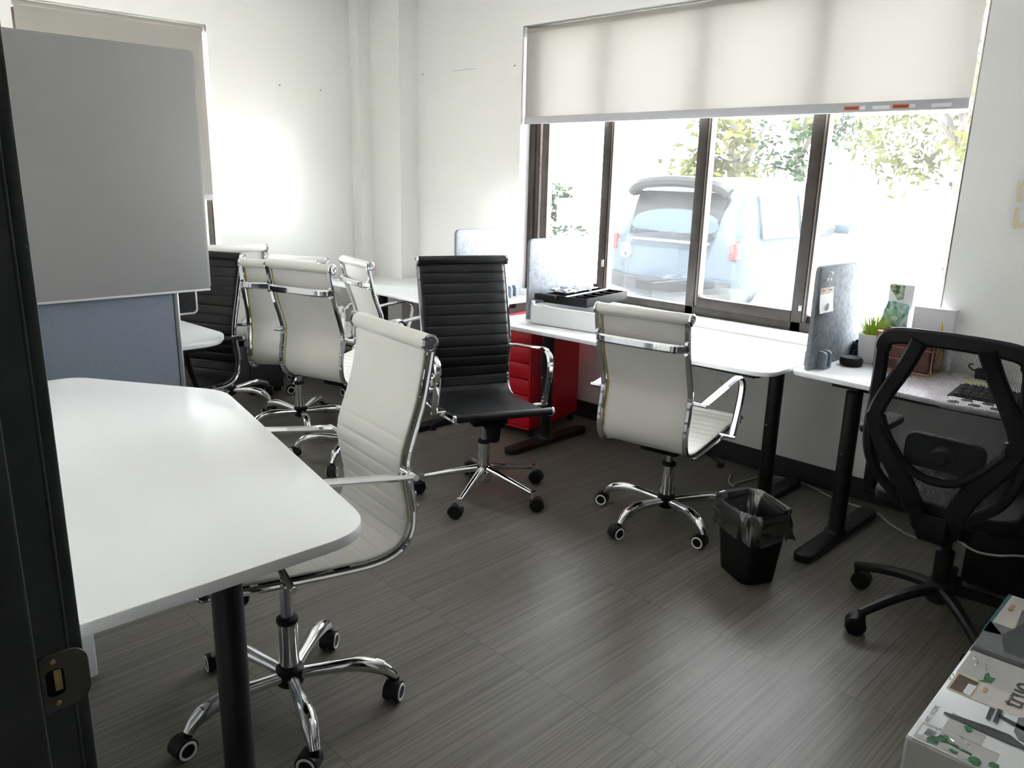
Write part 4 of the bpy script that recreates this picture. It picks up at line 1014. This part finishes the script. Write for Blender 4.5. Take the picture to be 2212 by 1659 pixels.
b = MB(); b.box((-.05, -.07, 0), (.05, .07, .003), .001); o = b.build('note_pad', 'sticky'); o.location = (3.86, .93, DZ); o.rotation_euler = (0, 0, .4); tag(o, 'pale yellow note pad lying beyond the keyboard', 'note pad')
t = thing('desk_gadget', 'small black clip like gadget standing beyond the yellow note pad', 'gadget', (3.955, .955, DZ))
b = MB(); b.box((-.02, -.035, 0), (.02, .03, .045), .006); b.build('block', 'black_matte', t); b = MB(); b.tube(smooth([(0, .03, .03), (0, .055, .04), (0, .06, .055), (0, .045, .06)], 4), .004, 6); b.build('arm', 'black_plastic', t)

# ------------------------------------------------------------------ cables on the floor
def cable(pts, r, label):
    b = MB(); b.tube(smooth(pts, 8), r, 8); tag(b.build('power_cable', 'cable'), label, 'cable', 'cables under the desks')
cable([(3.80, 2.06, .006), (3.70, 2.01, .006), (3.66, 1.96, .006), (3.72, 1.97, .006), (3.90, 1.92, .006), (3.985, 1.82, .006), (3.985, 1.70, .006), (3.93, 1.58, .006), (3.90, 1.48, .006), (3.90, 1.40, .006), (3.895, 1.30, .006), (3.80, 1.19, .006), (3.74, 1.06, .006), (3.83, .95, .006), (3.90, .80, .006)], .0055, 'grey cable running along the floor below the window behind the bin')
cable([(3.70, 1.0, .42), (3.55, .93, .30), (3.415, .845, .222), (3.412, .79, .185), (3.41, .73, .168), (3.41, .66, .178), (3.41, .60, .20), (3.412, .52, .22)], .005, 'grey cable hanging in a loop under the plant desk')
b = MB()
t = thing('computer_tower', 'black computer tower on the floor under the plant desk', 'computer', (3.44, .44, 0))
b = MB(); b.box((0, 0, .012), (.46, .34, .44), .008); b.build('case', 'black_matte', t); b = MB(); b.box((-.010, .004, .016), (.002, .336, .436), .005); b.build('front_panel', 'black_plastic', t); b = MB()
for x in (.03, .43):
    for y in (.03, .31): b.cyl((x, y, 0), (x, y, .014), .012, 10)
b.build('foot', 'black_matte', t)

# ------------------------------------------------------------------ outside
GZ = -.14
b = MB(); b.box((XW + .20, -20, GZ - .1), (60, 45, GZ)); b.box((-30, YL + .22, GZ - .1), (XW + .2, 45, GZ)); struct('ground_outside', b, 'asphalt')
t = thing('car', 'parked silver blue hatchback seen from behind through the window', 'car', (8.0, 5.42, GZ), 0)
# local: rear at x=0, nose towards +x
def sec(x, hw_, z0, z1, top_w, zt, n=8):
    """half section ring (y>=0 then mirrored) of the body at x"""
    P = [(0, z0), (hw_ * .8, z0), (hw_ * .97, z0 + .12), (hw_, (z0 + z1) / 2), (hw_ * .98, z1), (top_w, zt), (top_w * .8, zt + .035), (0, zt + .05)]
    ring = [(x, y, z) for y, z in P] + [(x, -y, z) for y, z in P[::-1][1:-1]]
    return ring
rings = [sec(.02, .80, .42, .92, .60, 1.0), sec(.0, .86, .34, 1.0, .66, 1.08), sec(.10, .90, .28, 1.02, .70, 1.32), sec(.32, .91, .26, 1.04, .70, 1.66), sec(.9, .92, .25, 1.04, .72, 1.72), sec(2.0, .92, .25, 1.03, .72, 1.72), sec(2.7, .92, .25, 1.02, .68, 1.62), sec(3.3, .91, .25, 1.0, .66, 1.12), sec(4.1, .88, .28, .92, .60, .98), sec(4.5, .80, .36, .74, .5, .80), sec(4.56, .7, .42, .66, .4, .70)]
b = MB(); n = len(rings[0]); vs = [p for r in rings for p in r]; fs = []
for i in range(len(rings) - 1):
    for k in range(n): fs.append([i * n + k, i * n + (k + 1) % n, (i + 1) * n + (k + 1) % n, (i + 1) * n + k])
fs.append(list(range(n))[::-1]); fs.append([(len(rings) - 1) * n + k for k in range(n)])
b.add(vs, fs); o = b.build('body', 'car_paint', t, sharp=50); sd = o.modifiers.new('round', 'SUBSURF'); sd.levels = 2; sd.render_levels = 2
b = MB(); b.add([(-.005, -.60, 1.07), (-.005, .60, 1.07), (.20, .62, 1.58), (.20, -.62, 1.58), (.03, -.60, 1.07), (.03, .60, 1.07), (.24, .62, 1.58), (.24, -.62, 1.58)], [[0, 1, 2, 3], [7, 6, 5, 4], [0, 4, 5, 1], [3, 2, 6, 7], [0, 3, 7, 4], [1, 5, 6, 2]]); b.build('rear_window', 'car_glass', t)
b = MB(); b.bar(smooth([(.12, -.66, 1.58), (.09, -.5, 1.66), (.07, 0, 1.70), (.09, .5, 1.66), (.12, .66, 1.56)], 5), .16, .12, (-.1, 0, 1), .3); b.build('spoiler', 'car_dark', t)
b = MB(); b.bar(smooth([(.02, -.84, .50), (-.05, -.6, .48), (-.07, 0, .48), (-.05, .6, .48), (.02, .84, .50)], 5), .10, .20, (0, 0, 1), .3); b.build('rear_bumper', 'car_dark', t)
b = MB(); b.box((-.03, -.55, 1.005), (.01, .55, 1.03), .004); b.build('trim_strip', 'chrome', t)
for sy in (-1, 1):
    b = MB(); b.box((-.01, sy * .83 - .05, .86), (.14, sy * .83 + .05, 1.06), .03); b.build('tail_light', 'tail', t)
    for x0, x1 in ((.55, 1.45), (1.52, 2.42)):
        y = .83; b = MB(); b.add([(x0, sy * .905, 1.08), (x1, sy * .905, 1.08), (x1 - .02, sy * .765, 1.56), (x0 + .08, sy * .765, 1.56), (x0, sy * .88, 1.08), (x1, sy * .88, 1.08), (x1 - .02, sy * .74, 1.56), (x0 + .08, sy * .74, 1.56)], [[0, 1, 2, 3], [7, 6, 5, 4], [0, 4, 5, 1], [3, 2, 6, 7], [0, 3, 7, 4], [1, 5, 6, 2]]); b.build('side_window', 'car_side_glass', t)
    for x in (.85, 3.55):
        b = MB(); b.lathe([(.20, -.10), (.30, -.10), (.33, -.07), (.33, .07), (.30, .10), (.20, .10)], 28, (x, sy * .80, .33), 'y'); w_ = b.build('wheel', 'tyre', t)
        b = MB(); b.lathe([(.0, sy * .10), (.06, sy * .115), (.19, sy * .10), (.21, sy * .07)], 20, (x, sy * .80, .33), 'y', False); b.build('rim', 'steel', w_)
    b = MB(); b.box((2.5, sy * .96 - .1, 1.08), (2.62, sy * .96 + .1, 1.2), .03); b.build('side_mirror', 'car_paint', t)
b = MB(); ey, ez = .60, .865; b.tube([(-.052, ey + .072 * math.cos(a), ez + .085 * math.sin(a)) for a in [2 * PI * k / 28 for k in range(28)]], .0075, 8, True, True)
b.tube([(-.05, ey + .040, ez - .065), (-.055, ey + .014, ez + .06)], .009, 8); b.tube([(-.05, ey - .040, ez - .065), (-.055, ey - .014, ez + .06)], .009, 8); b.tube([(-.052, ey + .026, ez - .012), (-.052, ey - .026, ez - .012)], .008, 8)
b.cyl((-.052, ey, ez - .08), (.06, ey, ez - .08), .006, 6)
b.build('emblem', 'ring_white', t)

def tree(loc, h, cr, label, leaf, seed, group='trees beyond the parking lot', name='tree', trunk=True, nleaf=2600):
    t = thing(name, label, 'tree' if name == 'tree' else 'shrub', loc, 0, group); r = random.Random(seed)
    if trunk:
        b = MB(); b.tube(smooth([(0, 0, 0), (.06, .03, h * .2), (-.04, .08, h * .42), (.05, 0, h * .62), (0, .05, h * .85)], 4), [.17 - .12 * k / 16 for k in range(17)], 10)
        for k in range(5):
            a = r.uniform(0, 6.28); z = h * r.uniform(.3, .5); L_ = cr * r.uniform(.6, .95)
            b.tube(smooth([(0, 0, z), (math.cos(a) * L_ * .5, math.sin(a) * L_ * .5, z + h * .14), (math.cos(a) * L_, math.sin(a) * L_, z + h * .22)], 4), [.07 - .006 * j for j in range(9)], 7)
        b.build('trunk', 'bark', t)
    b = MB(); cl = []
    for k in range(26):
        a = r.uniform(0, 6.28); q = cr * math.sqrt(r.random()); z = h * (r.uniform(.30, .98) if trunk else r.uniform(.2, .9)); q *= math.sqrt(max(.1, 1 - ((z / h - .6) / .5) ** 2)); cl.append(Vector((q * math.cos(a), q * math.sin(a), z)))
    vs = []; fs = []
    for k in range(nleaf):
        c = r.choice(cl); p = c + Vector((r.gauss(0, 1), r.gauss(0, 1), r.gauss(0, .8))) * cr * .17
        u = Vector((r.gauss(0, 1), r.gauss(0, 1), r.gauss(0, 1))).normalized(); v = u.orthogonal().normalized(); s = r.uniform(.06, .13) * (1 if trunk else .6)
        m = len(vs); vs += [tuple(p - u * s), tuple(p + v * s * .5), tuple(p + u * s), tuple(p - v * s * .5)]; fs.append([m, m + 1, m + 2, m + 3])
    b.add(vs, fs); b.build('crown', leaf, t, keepn=True)
tree((13.4, 7.75, GZ), 6.0, 1.3, 'yellow green tree seen through the third window bay', 'leaf_yellow', 1)
tree((18.9, 9.2, GZ), 6.6, 1.5, 'darker green tree with a leaning trunk seen through the third window bay', 'leaf_green', 2)
tree((24.5, 10.2, GZ), 9, 2.4, 'green tree seen through the fourth window bay near its mullion', 'leaf_yellow', 3)
tree((16.6, 4.9, GZ), 6.4, 1.7, 'leafy tree at the right end of the window', 'leaf_yellow', 4)
tree((31, 7.6, GZ), 10, 2.4, 'dark green tree behind the leafy tree at the right end of the window', 'leaf_green', 5)
tree((9.2, 8.35, GZ), 1.75, .42, 'small green shrub at the left edge of the wide window', 'leaf_green', 6, None, 'shrub', False, 500)
tree((3.6, 11.5, GZ), 5.0, 1.6, 'tree seen through the narrow window beside the board', 'leaf_green', 8, 'trees beyond the parking lot')

# ------------------------------------------------------------------ scale to metres, camera, light
for o in list(bpy.data.objects):
    if o.parent is None:
        o.location = o.location * S; o.scale = o.scale * S
cam = bpy.data.cameras.new('camera'); co = bpy.data.objects.new('camera', cam); COL.objects.link(co); sc.camera = co
R_ = Vector((0.7114535, -0.70232569, 0.02392771)); D_ = Vector((-0.16421382, -0.19926198, -0.96608927)); F_ = Vector((0.6832772, 0.68339834, -0.25709722))
mw = Matrix((( R_.x, -D_.x, -F_.x, 0), (R_.y, -D_.y, -F_.y, 0), (R_.z, -D_.z, -F_.z, 0), (0, 0, 0, 1)))
mw.translation = Vector((0, 0, 1.6 * S)); co.matrix_world = mw
cam.sensor_fit = 'HORIZONTAL'; cam.sensor_width = 36; cam.lens = 1708.772 / 2212 * 36; cam.clip_start = .02; cam.clip_end = 200

w = bpy.data.worlds.new('sky'); sc.world = w; w.use_nodes = True; nt = w.node_tree; nt.nodes.clear()
out = nt.nodes.new('ShaderNodeOutputWorld'); bg = nt.nodes.new('ShaderNodeBackground'); sky = nt.nodes.new('ShaderNodeTexSky')
sky.sky_type = 'HOSEK_WILKIE'; sky.turbidity = 6; sky.ground_albedo = .5; sky.sun_direction = Vector((-.45, -.30, .84)).normalized()
hs = nt.nodes.new('ShaderNodeHueSaturation'); hs.inputs['Saturation'].default_value = .10
nt.links.new(sky.outputs[0], hs.inputs['Color']); nt.links.new(hs.outputs[0], bg.inputs['Color']); nt.links.new(bg.outputs[0], out.inputs['Surface'])
bg.inputs['Strength'].default_value = SKY = 3.0
sun = bpy.data.lights.new('sun', 'SUN'); sun.energy = 2.5; sun.angle = .01; sun.color = (1, .96, .9); so = bpy.data.objects.new('sun', sun); COL.objects.link(so)
so.rotation_euler = Vector((-.45, -.30, .84)).to_track_quat('Z', 'Y').to_euler()
for nm, loc, sx, sy, d in (('sky_portal', (XW + .20, (W1Y0 + W1Y1) / 2, (W1Z0 + W1Z1) / 2), W1Y1 - W1Y0, W1Z1 - W1Z0, (1, 0, 0)), ('sky_portal', ((W2X0 + W2X1) / 2, YL + .2, (W2Z0 + W2Z1) / 2), W2X1 - W2X0, W2Z1 - W2Z0, (0, 1, 0))):
    L_ = bpy.data.lights.new(nm, 'AREA'); L_.shape = 'RECTANGLE'; L_.size = sx * S; L_.size_y = sy * S; L_.cycles.is_portal = True
    o = bpy.data.objects.new(nm, L_); COL.objects.link(o); o.location = Vector(loc) * S; o.rotation_euler = Vector(d).to_track_quat('Z', 'Y').to_euler()
sc.view_settings.view_transform = 'Standard'; sc.view_settings.look = 'None'; sc.view_settings.gamma = 1; sc.view_settings.use_curve_mapping = False
sc.view_settings.exposure = 5.5
sc.cycles.max_bounces = 12; sc.cycles.diffuse_bounces = 6; sc.cycles.transparent_max_bounces = 16; sc.cycles.sample_clamp_indirect = 6; sc.cycles.caustics_reflective = False; sc.cycles.caustics_refractive = False
sc.cycles.use_denoising = True
